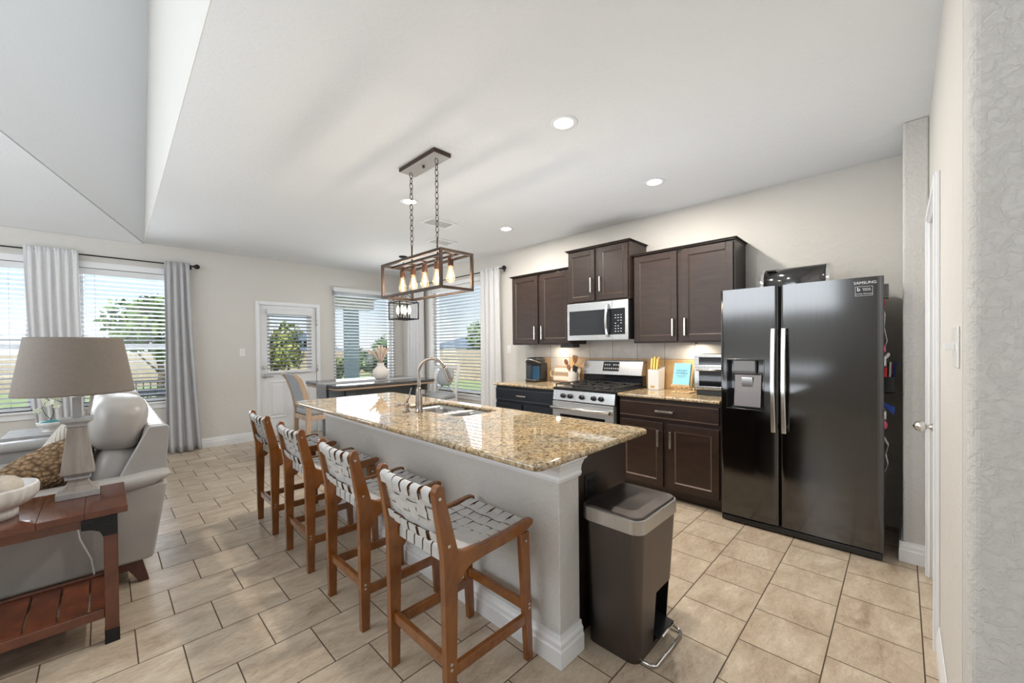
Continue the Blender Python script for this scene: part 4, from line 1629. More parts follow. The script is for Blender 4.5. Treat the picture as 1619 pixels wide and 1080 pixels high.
magnet('magnet_button', 'square red magnet left of the black pen cup', 'magnet', lambda b: b.box(3.46, 3.51, 0.066, YFR, 1.155, 1.215), M['red'])
t = thing('pen_cup', 'black magnetic pen holder on the refrigerator side', 'pen holder', (3.62, YFR, 1.05))
mb = MB()
mb.box(3.56, 3.70, 0.034, YFR, 1.045, 1.05)
mb.box(3.56, 3.70, 0.032, 0.036, 1.045, 1.15)
mb.box(3.56, 3.564, 0.036, YFR, 1.045, 1.15)
mb.box(3.696, 3.70, 0.036, YFR, 1.045, 1.15)
mb.build('cup_shell', M['black'], t)
for (x, y, mt_, lab, tp) in ((3.585, 0.06, 'plastic_white', 'white marker standing in the pen holder', (3.59, 0.052, 1.245)), (3.62, 0.055, 'red', 'red marker standing in the pen holder', (3.63, 0.048, 1.235)),
                         (3.655, 0.05, 'blue', 'blue pen leaning in the pen holder', (3.66, 0.028, 1.24)), (3.675, 0.065, 'green_leaf', 'dark green pen standing in the pen holder', (3.68, 0.062, 1.235))):
    o = MB().cyl((x, y, 1.052), tp, 0.006, seg=8).build('marker', M[mt_], None)
    tag(o, lab, 'pen', 'pens in the holder on the refrigerator')
magnet('chip_clip', 'blue triangular clip on the refrigerator side below the pen holder', 'clip', lambda b: b.prism([(0.094, 0.985), (0.030, 0.955), (0.036, 0.900), (0.092, 0.965)], 'x', 3.56, 3.585), M['blue'])
magnet('magnet_clip', 'white hook magnet beside the blue clip', 'magnet', lambda b: b.box(3.45, 3.50, 0.07, YFR, 0.885, 0.935), M['plastic_white'])
magnet('magnet_button', 'pink flower magnet below the white hook', 'magnet', lambda b: b.ball((3.49, 0.080, 0.845), (0.022, 0.016, 0.028)), M['pink'])
magnet('paper_note', 'creased white paper low on the refrigerator side', 'note', lambda b: b.ribbon([(3.49, 0.085, 0.775), (3.49, 0.060, 0.72), (3.49, 0.074, 0.66), (3.49, 0.062, 0.60), (3.49, 0.082, 0.54)], (1, 0, 0), 0.09, 0.002), M['plastic_white'])
magnet('magnet_button', 'small red magnet lowest on the refrigerator side', 'magnet', lambda b: b.cyl((3.48, YFR, 0.42), (3.48, 0.078, 0.42), 0.016), M['pink'])

# =================================================================== ISLAND
IX0, IX1, IY0, IY1 = 1.128, 2.045, 0.972, 3.70
WX0, WX1, WY0, WY1 = 1.352, 1.50, 1.048, 3.62
t = thing('kitchen_island', 'kitchen island with painted half wall and dark cabinets', 'island', ((WX0 + 2.0) / 2, 2.3, 0))
MB().box(WX0, WX1, WY0, WY1, 0, 0.888).build('half_wall', M['wall_rough'], t, bevel=0.006, seg=3)
mb = MB()
mb.box(WX1, 2.005, WY0 + 0.045, WY0 + 0.063, 0.0, 0.888)
mb.build('end_panel', M['espresso'], t, bevel=0.001)
mb = MB()
mb.box(WX1, 2.005, WY1 - 0.018, WY1, 0.0, 0.888)
mb.box(1.985, 2.005, WY0 + 0.063, WY1 - 0.018, 0.0, 0.888)
mb.build('cabinet_front', M['espresso'], t, bevel=0.001)
# crown under the worktop
prof = [(0, 0.785), (0.010, 0.785), (0.016, 0.800), (0.012, 0.812), (0.016, 0.835), (0.030, 0.862), (0.046, 0.874), (0.046, 0.888), (0, 0.888)]


def sweep_corner(mb, prof, path):
    """profile (out, z) carried round a path of (point, outward normal) with mitred corners"""
    rings = []
    for (p, n) in path:
        rings.append([mb.bm.verts.new((p[0] + n[0] * a, p[1] + n[1] * a, z)) for a, z in prof])
    for A, B in zip(rings, rings[1:]):
        for i in range(len(prof)):
            j = (i + 1) % len(prof)
            mb._f([A[i], A[j], B[j], B[i]])
    mb._f(rings[0])
    mb._f(rings[-1][::-1])


path = [((WX0, WY1), (-1, 0)), ((WX0, WY0), (-1, -1)), ((WX1, WY0), (0, -1))]
mb = MB()
sweep_corner(mb, prof, path)
mb.build('crown_moulding', M['trim'], t)
bp = [(0, 0), (0.022, 0), (0.022, 0.070), (0.017, 0.078), (0.018, 0.098), (0.010, 0.110), (0.008, 0.128), (0, 0.128)]
mb = MB()
sweep_corner(mb, bp, path)
mb.build('baseboard', M['trim'], t)
plate('dark outlet on the end panel of the island, above the bin', 'outlet', (1.665, WY0 + 0.045, 0.685), 'y-', 0.115, 0.115, 2, True, 'wall_outlet', 'black')

# worktop with the sink cut-out
SX0, SX1, SY0, SY1 = 1.585, 1.955, 2.02, 2.76
mb = MB()


def island_outline():
    r = 0.035
    out = []
    for (cx, cyy, a0) in ((IX1 - r, IY0 + r, -90), (IX1 - r, IY1 - r, 0), (IX0 + r, IY1 - r, 90), (IX0 + r, IY0 + r, 180)):
        for k in range(6):
            a = R(a0 + 90 * k / 5)
            out.append((cx + r * math.cos(a), cyy + r * math.sin(a)))
    return out


outer = island_outline()
# sink opening: a rounded rectangle with the slightly bowed far side
inner = []
r = 0.07
for (cx, cyy, a0) in ((SX1 - r, SY0 + r, -90), (SX1 - r, SY1 - r, 0), (SX0 + r, SY1 - r, 90), (SX0 + r, SY0 + r, 180)):
    for k in range(6):
        a = R(a0 + 90 * k / 5)
        inner.append((cx + r * math.cos(a), cyy + r * math.sin(a)))
e_ = 0.010
levels = [(0.0, 0.892), (0.0, 0.893)]
ZI0, ZI1 = 0.892, 0.922
def scaled(pts, d):
    cx, cyy = (IX0 + IX1) / 2, (IY0 + IY1) / 2
    hx, hy = (IX1 - IX0) / 2, (IY1 - IY0) / 2
    return [(cx + (x - cx) * (hx - d) / hx, cyy + (y - cyy) * (hy - d) / hy) for x, y in pts]
edge_prof = [(0.008, ZI0), (0.001, ZI0 + 0.007), (0, ZI0 + 0.015), (0.001, ZI1 - 0.007), (0.004, ZI1 - 0.0025), (0.010, ZI1)]
rings = [[mb.bm.verts.new((x, y, z)) for x, y in scaled(outer, d)] for d, z in edge_prof]
n = len(outer)
for A, B in zip(rings, rings[1:]):
    for i in range(n):
        mb._f([A[i], A[(i + 1) % n], B[(i + 1) % n], B[i]], True)
itop = [mb.bm.verts.new((x, y, ZI1)) for x, y in inner]
ibot = [mb.bm.verts.new((x, y, ZI0)) for x, y in inner]
for i in range(n):
    mb._f([rings[-1][i], rings[-1][(i + 1) % n], itop[(i + 1) % n], itop[i]])
    mb._f([itop[i], itop[(i + 1) % n], ibot[(i + 1) % n], ibot[i]], True)
    mb._f([ibot[i], ibot[(i + 1) % n], rings[0][(i + 1) % n], rings[0][i]])
o = mb.build('countertop', M['granite'])
tag(o, 'long polished granite island worktop reflecting the windows', 'countertop')

t = thing('sink', 'undermount steel double bowl sink in the island', 'sink', ((SX0 + SX1) / 2, (SY0 + SY1) / 2, 0.889))
for (a, b) in ((SY0 + 0.004, (SY0 + SY1) / 2 - 0.012), ((SY0 + SY1) / 2 + 0.012, SY1 - 0.004)):
    mb = MB()
    rr = 0.06

    def rrect(x0, x1, y0, y1, r, z):
        out = []
        for (cx, cyy, a0) in ((x1 - r, y0 + r, -90), (x1 - r, y1 - r, 0), (x0 + r, y1 - r, 90), (x0 + r, y0 + r, 180)):
            for k in range(6):
                an = R(a0 + 90 * k / 5)
                out.append(mb.bm.verts.new((cx + r * math.cos(an), cyy + r * math.sin(an), z)))
        return out
    rg = [rrect(SX0 + d, SX1 - d, a + d, b - d, max(0.02, rr - d * 0.3), z) for d, z in ((-0.008, 0.8905), (0.004, 0.8905), (0.006, 0.86), (0.012, 0.74), (0.030, 0.715), (0.09, 0.710))]
    for A, B in zip(rg, rg[1:]):
        for i in range(24):
            mb._f([A[i], A[(i + 1) % 24], B[(i + 1) % 24], B[i]], True)
    mb._f(rg[-1])
    bw = mb.build('bowl', M['sink_steel'], t, solid=0.0015)
    MB().lathe([(0.0, 0.0005), (0.030, 0.0005), (0.042, 0.003), (0.044, 0.001)], ((SX0 + SX1) / 2, (a + b) / 2, 0.7105), 20).build('drain', M['chrome'], bw)

# faucet
fx, fy = 1.525, 2.395
t = thing('faucet', 'brushed nickel gooseneck faucet on the island', 'faucet', (fx, fy, ZI1 + .0005))
mb = MB()
mb.lathe([(0.027, 0), (0.027, 0.006), (0.0235, 0.012), (0.0245, 0.05), (0.023, 0.10), (0.017, 0.15), (0.0135, 0.175)], (fx, fy, ZI1 + .0008), 20)
mb.build('body', M['nickel_warm'], t)
dirv = Vector((0.55, -0.83, 0)).normalized()
pts = []
zb_, zc_, rad = 1.08, 1.195, 0.098
for k in range(5):
    pts.append(Vector((fx, fy, zb_ + (zc_ - zb_) * k / 4)))
for k in range(1, 15):
    a = PI * 0.90 * k / 14
    pts.append(Vector((fx, fy, zc_)) + dirv * (rad - rad * math.cos(a)) + Vector((0, 0, rad * math.sin(a))))
mb = MB()
mb.tube(pts, 0.0118, 14)
mb.build('gooseneck', M['nickel_warm'], t)
d_ = (pts[-1] - pts[-2]).normalized()
p0 = pts[-1]
q = Vector((0, 0, 1)).rotation_difference(d_).to_matrix()
mb = MB()
mb.lathe([(0.013, -0.004), (0.0145, 0.0), (0.0145, 0.012), (0.016, 0.03), (0.021, 0.085), (0.021, 0.098), (0.017, 0.100)], p0, 18, q)
mb.build('spray_head', M['nickel_warm'], t)
# side lever valve
hx, hy = 1.475, 2.475
mb = MB()
mb.lathe([(0.024, 0), (0.024, 0.006), (0.016, 0.014), (0.015, 0.035), (0.019, 0.045), (0.014, 0.062), (0.0, 0.064)], (hx, hy, ZI1 + .0008), 16)
mb.tube([(hx, hy, ZI1 + 0.05), (hx - 0.03, hy + 0.005, ZI1 + 0.052), (hx - 0.075, hy + 0.02, ZI1 + 0.046)], [0.008, 0.006, 0.008], 10)
mb.tube([(hx, hy, ZI1 + 0.055), (hx + 0.012, hy - 0.01, ZI1 + 0.10), (hx + 0.03, hy - 0.016, ZI1 + 0.165)], [0.008, 0.006, 0.004], 10)
mb.build('lever', M['nickel_warm'], t)

# =================================================================== BAR STOOLS
def make_stool(label):
    """faces +x; origin on the floor under the middle"""
    t = thing('bar_stool', label, 'bar stool', (0, 0, 0), 'woven strap bar stools at the island')
    wt = 0.030
    for s in (-1, 1):
        ya, yb = (s * 0.213, s * (0.213 - wt)) if s > 0 else (-0.213, -0.213 + wt)
        ya, yb = min(ya, yb), max(ya, yb)
        # rear post: foot, knee, leaning back post
        pl = [(-0.240, 0), (-0.200, 0), (-0.188, 0.50), (-0.170, 0.548), (-0.150, 0.60), (-0.186, 0.628), (-0.246, 0.855)]
        for k in range(5):
            a = R(-10 + 190 * k / 4)
            pl.append((-0.264 + 0.0205 * math.cos(a), 0.862 + 0.0205 * math.sin(a)))
        pl += [(-0.286, 0.852), (-0.250, 0.62), (-0.246, 0.50)]
        MB().prism(pl, 'y', ya, yb).build('rear_leg', M['stool_wood'], t, bevel=0.006, seg=3)
        # seat rail
        pl = [(-0.1865, 0.629), (-0.150, 0.612), (-0.05, 0.604), (0.10, 0.610), (0.19, 0.618)]
        for k in range(6):
            a = R(80 - 170 * k / 5)
            pl.append((0.215 + 0.017 * math.cos(a), 0.601 + 0.017 * math.sin(a)))
        pl += [(0.190, 0.572), (0.120, 0.562), (-0.05, 0.556), (-0.12, 0.548), (-0.150, 0.535), (-0.170, 0.505), (-0.186, 0.50)]
        MB().prism(pl, 'y', ya + 0.0008, yb - 0.0008).build('seat_rail', M['stool_wood'], t, bevel=0.005, seg=3)
        pl = [(0.185, 0), (0.224, 0), (0.205, 0.566), (0.15, 0.566)]
        MB().prism(pl, 'y', ya + 0.0016, yb - 0.0016).build('front_leg', M['stool_wood'], t, bevel=0.005, seg=3)
        y = s * 0.197
        MB().prism([(-0.204, 0.165), (0.186, 0.165), (0.184, 0.208), (-0.203, 0.208)], 'y', y - 0.011, y + 0.011).build('side_stretcher', M['stool_wood'], t, bevel=0.004)
        mb = MB()
        yo = s * 0.2132
        for (x, z) in ((-0.264, 0.835), (-0.226, 0.655), (-0.221, 0.225), (-0.221, 0.205), (0.197, 0.250), (0.197, 0.233), (0.180, 0.53)):
            mb.cyl((x, yo - s * 0.001, z), (x, yo + s * 0.0012, z), 0.006, seg=10)
        mb.build('bolt_caps', M['nickel'], t)
    for nm, x, z, h in (('rear_stretcher', -0.217, 0.215, 0.042), ('front_stretcher', 0.192, 0.240, 0.042)):
        MB().box(x - 0.012, x + 0.012, -0.184, 0.184, z - h / 2, z + h / 2).build(nm, M['stool_wood'], t, bevel=0.004)
    # cross rails carrying the straps; the back ones bow rearwards
    def brail(name, x, z, bow, r=0.013):
        mb = MB()
        mb.tube([(x - bow * (1 - (k / 6 - 1) ** 2), -0.190 + 0.38 * k / 12, z) for k in range(13)], r, 8)
        mb.build(name, M['stool_wood'], t)
    brail('back_rail', -0.262, 0.846, 0.022)
    brail('back_rail', -0.222, 0.668, 0.022)
    brail('seat_cross_rail', -0.182, 0.593, 0.0)
    brail('seat_cross_rail', 0.197, 0.592, 0.0)
    # back webbing
    n, w = 6, 0.050
    pitch = 0.366 / n
    ax = Vector((-0.262, 0, 0.846))
    bx = Vector((-0.222, 0, 0.668))
    zd = (ax - bx).normalized()
    nr = Vector((-zd.z, 0, zd.x))      # towards the rear
    if nr.x > 0:
        nr = -nr
    mb = MB()
    for i in range(n):
        y = -0.183 + pitch * (i + 0.5)
        f = y / 0.19
        off = Vector((-0.022 * (1 - f * f), y, 0))
        pts = []
        Rr = 0.0155
        for k in range(7):     # over the top rail, from the rear down low
            a = PI * 1.0 * k / 6
            pts.append(ax + off + nr * (Rr * math.cos(a)) + zd * (Rr * math.sin(a)))
        pts.insert(0, ax + off + nr * Rr - zd * 0.028)
        m_ = 7
        for k in range(1, m_ + 1):
            u = k / (m_ + 1)
            sg = 1 if (i + k) % 2 else -1
            pts.append((ax.lerp(bx, u)) + off - nr * (Rr * (1 - 0.75 * math.sin(PI * u)) + sg * 0.0022))
        for k in range(7):
            a = PI + PI * k / 6
            pts.append(bx + off + nr * (Rr * math.cos(a)) + zd * (Rr * math.sin(a)))
        pts.append(bx + off + nr * Rr + zd * 0.028)
        mb.ribbon(pts, (0, 1, 0), w, 0.005, True)
    mb.build('back_straps', [M['strap'], M['strap_edge']], t)
    mb = MB()
    for j in range(3):
        u = (j + 0.75) / 3.5
        pts = []
        for k in range(25):
            f = -1 + 2 * k / 24
            y = 0.188 * f
            c = ax.lerp(bx, u)
            sg = math.sin(PI * (y + 0.183) / pitch + (0 if j % 2 else PI))
            p = c + Vector((-0.022 * (1 - f * f), y, 0)) + nr * (-0.004 + 0.0036 * sg + (0.012 if abs(f) > 0.94 else 0))
            pts.append(p)
        mb.ribbon(pts, zd, 0.048, 0.004, True)
    mb.build('back_cross_straps', [M['strap'], M['strap_edge']], t)
    # seat webbing
    mb = MB()
    n = 6
    for i in range(n):
        y = -0.181 + (0.362 / n) * (i + 0.5)
        pts = []
        Rr = 0.0155
        xa, xb, z0 = -0.182, 0.197, 0.593
        pts.append(Vector((xa - Rr, y, z0 - 0.035)))
        for k in range(5):
            a = PI - PI / 2 * k / 4
            pts.append(Vector((xa + Rr * math.cos(a), y, z0 + Rr * math.sin(a))))
        for k in range(1, 14):
            u = k / 14
            sg = math.sin(PI * u * 7 + (0 if i % 2 else PI))
            sag = 0.026 * math.sin(PI * u) * (1 - 0.6 * (y / 0.19) ** 2)
            pts.append(Vector((xa + (xb - xa) * u, y, z0 + Rr - sag + 0.0022 * sg)))
        for k in range(5):
            a = PI / 2 - PI / 2 * k / 4
            pts.append(Vector((xb + Rr * math.cos(a), y, z0 + Rr * math.sin(a))))
        pts.append(Vector((xb + Rr, y, z0 - 0.03)))
        mb.ribbon(pts, (0, 1, 0), 0.0525, 0.0045, True)
    mb.build('seat_straps', [M['strap'], M['strap_edge']], t)
    mb = MB()
    for j in range(6):
        u = (j + 0.9) / 6.8
        x = -0.182 + 0.379 * u
        pts = []
        for k in range(25):
            f = -1 + 2 * k / 24
            y = 0.183 * f
            sg = math.sin(PI * (f + 1) / 2 * 6 + (0 if j % 2 else PI))
            sag = 0.026 * math.sin(PI * u) * (1 - 0.6 * f * f)
            pts.append(Vector((x, y, 0.6085 - sag + 0.0026 * sg - (0.012 if abs(f) > 0.97 else 0))))
        mb.ribbon(pts, (1, 0, 0), 0.048, 0.004, True)
    mb.build('seat_cross_straps', [M['strap'], M['strap_edge']], t)
    return t


stool = make_stool('wooden bar stool with woven pale straps, nearest the camera at the island end')
stool.location = (1.082, 1.372, 0)
for y, lab in ((2.065, 'wooden bar stool with woven straps, second from the near end of the island'),
               (2.79, 'wooden bar stool with woven straps, third from the near end of the island'),
               (3.51, 'wooden bar stool with woven straps, farthest from the camera, nearest the garden door')):
    c = copy_tree(stool)
    c['label'] = lab
    c.location = (1.090, y, 0)
bpy.context.view_layer.update()

# =================================================================== STEP BIN
bx0, bx1, by0, by1 = 1.565, 1.915, 0.795, 1.055
t = thing('step_bin', 'tall dark bronze step bin with steel rim at the island end', 'trash can', ((bx0 + bx1) / 2, (by0 + by1) / 2, 0))


def rr_ring(mb, x0, x1, y0, y1, r, z, k_=7):
    out = []
    for (cx, cyy, a0) in ((x1 - r, y0 + r, -90), (x1 - r, y1 - r, 0), (x0 + r, y1 - r, 90), (x0 + r, y0 + r, 180)):
        for k in range(k_):
            an = R(a0 + 90 * k / (k_ - 1))
            out.append(mb.bm.verts.new((cx + r * math.cos(an), cyy + r * math.sin(an), z)))
    return out


def loft(mb, rings, cap0=True, cap1=True, smooth=True):
    for A, B in zip(rings, rings[1:]):
        n = len(A)
        for i in range(n):
            mb._f([A[i], A[(i + 1) % n], B[(i + 1) % n], B[i]], smooth)
    if cap0:
        mb._f(rings[0][::-1])
    if cap1:
        mb._f(rings[-1])


TX0, TX1, TY0, TY1 = 1.508, 1.905, 0.755, 1.055
mb = MB()
# body with a step recess cut in the lower front (front faces -y)
def bodyring(z):
    u = z / 0.60
    return rr_ring(mb, bx0 + (TX0 + 0.012 - bx0) * u, bx1 - 0.02 + (TX1 - 0.008 - bx1 + 0.02) * u, by0 + 0.01 + (TY0 + 0.008 - by0 - 0.01) * u, by1 - 0.01 * u, 0.042, z, 14)
rings = [bodyring(0.0), bodyring(0.60)]
loft(mb, rings, smooth=False)
bd = mb.build('body', M['bin'], t)
# boolean recess
cut = MB()
cut.prism([(by0 - 0.08, 0.028), (by0 + 0.10, 0.028), (by0 + 0.10, 0.15), (by0 + 0.02, 0.25), (by0 - 0.08, 0.29)], 'x', 1.715, 1.884)
co = cut.build('cutter', M['black'])
md = bd.modifiers.new('recess', 'BOOLEAN')
md.object = co
md.operation = 'DIFFERENCE'
md.solver = 'EXACT'
bpy.context.view_layer.update()
dg = bpy.context.evaluated_depsgraph_get()
co.location = -root_loc(t) * 0
bpy.context.view_layer.update()
me = bpy.data.meshes.new_from_object(bd.evaluated_get(bpy.context.evaluated_depsgraph_get()))
bd.modifiers.clear()
bd.data = me
bpy.data.objects.remove(co)
mb = MB()
rings = [rr_ring(mb, TX0, TX1, TY0, TY1, 0.052, 0.588, 14), rr_ring(mb, TX0, TX1, TY0, TY1, 0.052, 0.644, 14), rr_ring(mb, TX0 + .003, TX1 - .003, TY0 + .003, TY1 - .003, 0.049, 0.647, 14)]
loft(mb, rings, cap1=True, smooth=False)
mb.build('rim', M['bin_rim'], t)
mb = MB()
rings = [rr_ring(mb, TX0 + d, TX1 - d, TY0 + d, TY1 - d, 0.048 - d * .3, z, 14) for d, z in ((0.009, 0.6472), (0.009, 0.652), (0.013, 0.656), (0.060, 0.662))]
loft(mb, rings, smooth=False)
mb.build('lid', M['bin'], t)
mb = MB()
mb.prism([(by0 + 0.085, 0.05), (by0 - 0.018, 0.05), (by0 - 0.022, 0.06), (by0 + 0.085, 0.075)], 'x', 1.722, 1.878)
mb.build('pedal_plate', M['black'], t, bevel=0.003)
mb = MB()
mb.tube([(1.60, by0 + 0.03, 0.012), (1.60, by0 - 0.035, 0.012), (1.615, by0 - 0.052, 0.012), (1.76, by0 - 0.055, 0.012), (1.885, by0 - 0.052, 0.012), (1.90, by0 - 0.035, 0.012), (1.90, by0 + 0.02, 0.03)], 0.006, 10)
mb.tube([(1.74, by0 - 0.022, 0.056), (1.86, by0 - 0.022, 0.056)], 0.006, 8)
mb.build('pedal_bar', M['chrome'], t)

# =================================================================== PENDANT OVER THE ISLAND
px, py = 1.672, 2.53
t = thing('pendant_light', 'rectangular open cage pendant with five bulbs over the island', 'pendant light', (px, py, ZC))
mb = MB()
mb.box(px - 0.072, px + 0.072, 2.29, 2.755, ZC - 0.028, ZC - 0.0005)
mb.build('canopy', M['bronze'], t, bevel=0.003)
MB().box(px - 0.066, px + 0.066, 2.296, 2.749, ZC - 0.0305, ZC - 0.0283).build('canopy_plate', M['canopy_plate'], t)
MB().lathe([(0.009, -0.045), (0.010, -0.03), (0.006, -0.027), (0.0, -0.027)][::-1], (px, 2.53, ZC), 12).build('canopy_knob', M['bronze'], t)
cx0, cx1, cy0, cy1, cz0, cz1 = px - 0.14, px + 0.14, 2.135, 2.925, 1.757, 2.020
w = 0.0185
h = w / 2
mb = MB()
for z in (cz0 + h, cz1 - h):
    for x in (cx0 + h, cx1 - h):
        mb.box(x - h, x + h, cy0, cy1, z - h, z + h)
    for y in (cy0 + h, cy1 - h):
        mb.box(cx0 + w, cx1 - w, y - h, y + h, z - h, z + h)
for x in (cx0 + h, cx1 - h):
    for y in (cy0 + h, cy1 - h):
        mb.box(x - h, x + h, y - h, y + h, cz0 + w, cz1 - w)
mb.build('cage_frame', M['bronze'], t, bevel=0.0012)
mb = MB()
for x in (px - 0.045, px + 0.045):
    mb.box(x - 0.008, x + 0.008, cy0 + w, cy1 - w, cz1 - w + .002, cz1 - 0.003)
mb.build('lamp_bar', M['bronze'], t)
for y in (2.365, 2.70):
    mb = MB()
    mb.cyl((px, y, cz1 - 0.008), (px, y, cz1 + 0.135), 0.0065, seg=10)
    mb.box(px - 0.05, px + 0.05, y - 0.008, y + 0.008, cz1 - 0.016, cz1 - 0.006)
    mb.build('stem', M['bronze'], t)
    mb = MB()
    z = cz1 + 0.128
    k = 0
    top = ZC - 0.032
    nl = int(round((top - z) / 0.041))
    step = (top - z) / nl
    for k in range(nl):
        c = Vector((px, y, z + step * (k + 0.5)))
        pts = []
        for i in range(12):
            a = 2 * PI * i / 12
            u, v = 0.012 * math.cos(a), (step / 2 + 0.004) * math.sin(a)
            pts.append(c + (Vector((u, 0, v)) if k % 2 else Vector((0, u, v))))
        mb.tube(pts, 0.0028, 6, closed=True)
    mb.build('chain', M['bronze'], t)
for y in (2.215, 2.375, 2.53, 2.685, 2.842):
    mb = MB()
    mb.cyl((px, y, cz1 - 0.012), (px, y, 1.985), 0.005, seg=8)
    mb.lathe([(0.006, 0.062), (0.018, 0.055), (0.020, 0.035), (0.020, 0.0), (0.017, -0.004)][::-1], (px, y, 1.928), 16)
    mb.box(px - 0.045, px + 0.045, y - 0.006, y + 0.006, cz1 - 0.016, cz1 - 0.008)
    so = mb.build('lamp_socket', M['copper_brown'], t)
    mb = MB()
    mb.lathe([(0.012, 0.0), (0.016, -0.015), (0.022, -0.045), (0.031, -0.080), (0.030, -0.097), (0.020, -0.112), (0.006, -0.120), (0.0, -0.121)], (px, y, 1.928), 20)
    bo = mb.build('bulb', M['glass_lamp'], t)
    mb = MB()
    for k in range(4):
        a = 2 * PI * k / 4 + 0.4
        mb.tube([(px + 0.003 * math.cos(a), y + 0.003 * math.sin(a), 1.908), (px + 0.012 * math.cos(a), y + 0.012 * math.sin(a), 1.865), (px + 0.009 * math.cos(a), y + 0.009 * math.sin(a), 1.835)], 0.0022, 5)
    mb.build('filament', M['bulb'], bo)
    point_light('bulb_light', (px, y, 1.862), 1.4, (1.0, 0.91, 0.80), 0.012)

# dining lantern
lx, ly = 3.17, 5.37
t = thing('dining_lantern', 'black framed lantern with candle bulbs hanging over the dining table', 'pendant light', (lx, ly, ZC))
MB().lathe([(0.0, -0.03), (0.05, -0.022), (0.065, -0.0005), (0.0, -0.0005)], (lx, ly, ZC), 20).build('canopy', M['black_metal'], t)
mb = MB()
mb.cyl((lx, ly, ZC - 0.02), (lx, ly, 2.20), 0.006, seg=8)
mb.build('stem', M['black_metal'], t)
a, b = 0.155, 0.155
z0, z1 = 1.80, 2.045
mb = MB()
w = 0.014
for z in (z0, z1):
    for s in (-1, 1):
        mb.beam((lx - a, ly + s * b, z), (lx + a, ly + s * b, z), w, w)
        mb.beam((lx + s * a, ly - b, z), (lx + s * a, ly + b, z), w, w)
for sx in (-1, 1):
    for sy in (-1, 1):
        mb.beam((lx + sx * a, ly + sy * b, z0), (lx + sx * a, ly + sy * b, z1), w, w)
        mb.tube([(lx + sx * a, ly + sy * b, z1), (lx + sx * a * 0.6, ly + sy * b * 0.6, z1 + 0.06), (lx + sx * 0.015, ly + sy * 0.015, z1 + 0.16)], 0.005, 6)
mb.cyl((lx, ly, z0 - 0.03), (lx, ly, z0 + 0.02), 0.008, seg=8)
mb.beam((lx - a, ly, z0), (lx + a, ly, z0), 0.01, 0.01)
mb.beam((lx, ly - b, z0), (lx, ly + b, z0), 0.01, 0.01)
mb.build('lantern_frame', M['black_metal'], t)
for (dx, dy) in ((-0.06, -0.06), (0.06, -0.06), (-0.06, 0.06), (0.06, 0.06)):
    c = (lx + dx, ly + dy)
    mb = MB()
    mb.cyl((c[0], c[1], z0 + 0.002), (c[0], c[1], z0 + 0.075), 0.010, seg=10)
    cs = mb.build('candle_sleeve', M['black_metal'], t)
    mb = MB()
    mb.lathe([(0.009, 0), (0.022, 0.03), (0.026, 0.055), (0.020, 0.09), (0.006, 0.125), (0, 0.13)], (c[0], c[1], z0 + 0.076), 16)
    mb.build('bulb', M['candle'], cs)
point_light('lantern_light', (lx, ly, 1.95), 4, (1.0, 0.82, 0.6), 0.06)

# =================================================================== LIVING ROOM CORNER
# side table
tx0, tx1, ty0, ty1, tz = -0.78, 0.072, 2.642, 3.125, 0.632
t = thing('side_table', 'cherry wood side table with black iron corner brackets and slatted lower shelf', 'side table', ((tx0 + tx1) / 2, (ty0 + ty1) / 2, 0))
mb = MB()
pw = (tx1 - tx0) / 6
for k in range(6):
    mb.box(tx0 + k * pw + 0.0005, tx0 + (k + 1) * pw - 0.0005, ty0, ty1, tz - 0.030, tz)
mb.build('tabletop', M['cherry'], t, bevel=0.0012)
mb = MB()
iy, ix = 0.020, 0.035
for y in (ty0 + iy, ty1 - iy - 0.02):
    mb.box(tx0 + ix, tx1 - ix, y, y + 0.02, tz - 0.072, tz - 0.0305)
for x in (tx0 + ix, tx1 - ix - 0.02):
    mb.box(x, x + 0.02, ty0 + iy, ty1 - iy, tz - 0.072, tz - 0.0305)
mb.build('apron', M['cherry'], t, bevel=0.002)
lw = 0.048
for lx_ in (tx0 + 0.02, tx1 - 0.035 - lw):
    for ly_ in (ty0 + 0.008, ty1 - 0.008 - lw):
        lg = MB().box(lx_, lx_ + lw, ly_, ly_ + lw, 0.062, tz - 0.031).build('leg', M['cherry'], t, bevel=0.003)
        MB().box(lx_ - 0.0015, lx_ + lw + 0.0015, ly_ - 0.0015, ly_ + lw + 0.0015, 0, 0.062).build('foot_cap', M['black_metal'], lg, bevel=0.002)
for (x, s) in ((tx1 - 0.035, -1), (tx0 + 0.02, 1)):
    for (y, yo) in ((ty0 + 0.008, -0.002), (ty1 - 0.008, 0.002)):
        mb = MB()
        pts = [(x, tz - 0.032), (x + s * 0.118, tz - 0.032), (x + s * 0.118, tz - 0.078), (x + s * 0.085, tz - 0.084), (x + s * 0.060, tz - 0.098), (x + s * 0.051, tz - 0.118), (x + s * 0.0495, tz - 0.125), (x, tz - 0.125)]
        a, b = sorted((y, y + yo * 2.2))
        mb.prism(pts, 'y', a, b)
        br = mb.build('corner_bracket', M['black_metal'], t, bevel=0.001)
        mb = MB()
        for (dx, dz) in ((0.095, 0.055), (0.06, 0.050), (0.024, 0.050), (0.024, 0.080), (0.024, 0.108)):
            mb.ball((x + s * dx, (a if yo < 0 else b), tz - dz), (0.007, 0.004, 0.007), 10, 6)
        mb.build('rivets', M['black_metal'], br)
mb = MB()
nsl = 8
x0, x1 = tx0 + 0.02, tx1 - 0.035
sw = (x1 - x0) / nsl
for k in range(nsl):
    mb.box(x0 + k * sw + 0.0035, x0 + (k + 1) * sw - 0.0035, ty0 + 0.040, ty1 - 0.040, 0.140, 0.156)
mb.build('shelf_slats', M['cherry_dark'], t, bevel=0.004)
mb = MB()
for y in (ty0 + 0.016, ty1 - 0.038):
    MB().box(tx0 + 0.068, tx1 - 0.083, y, y + 0.022, 0.122, 0.165).build('shelf_rail', M['cherry'], t, bevel=0.003)


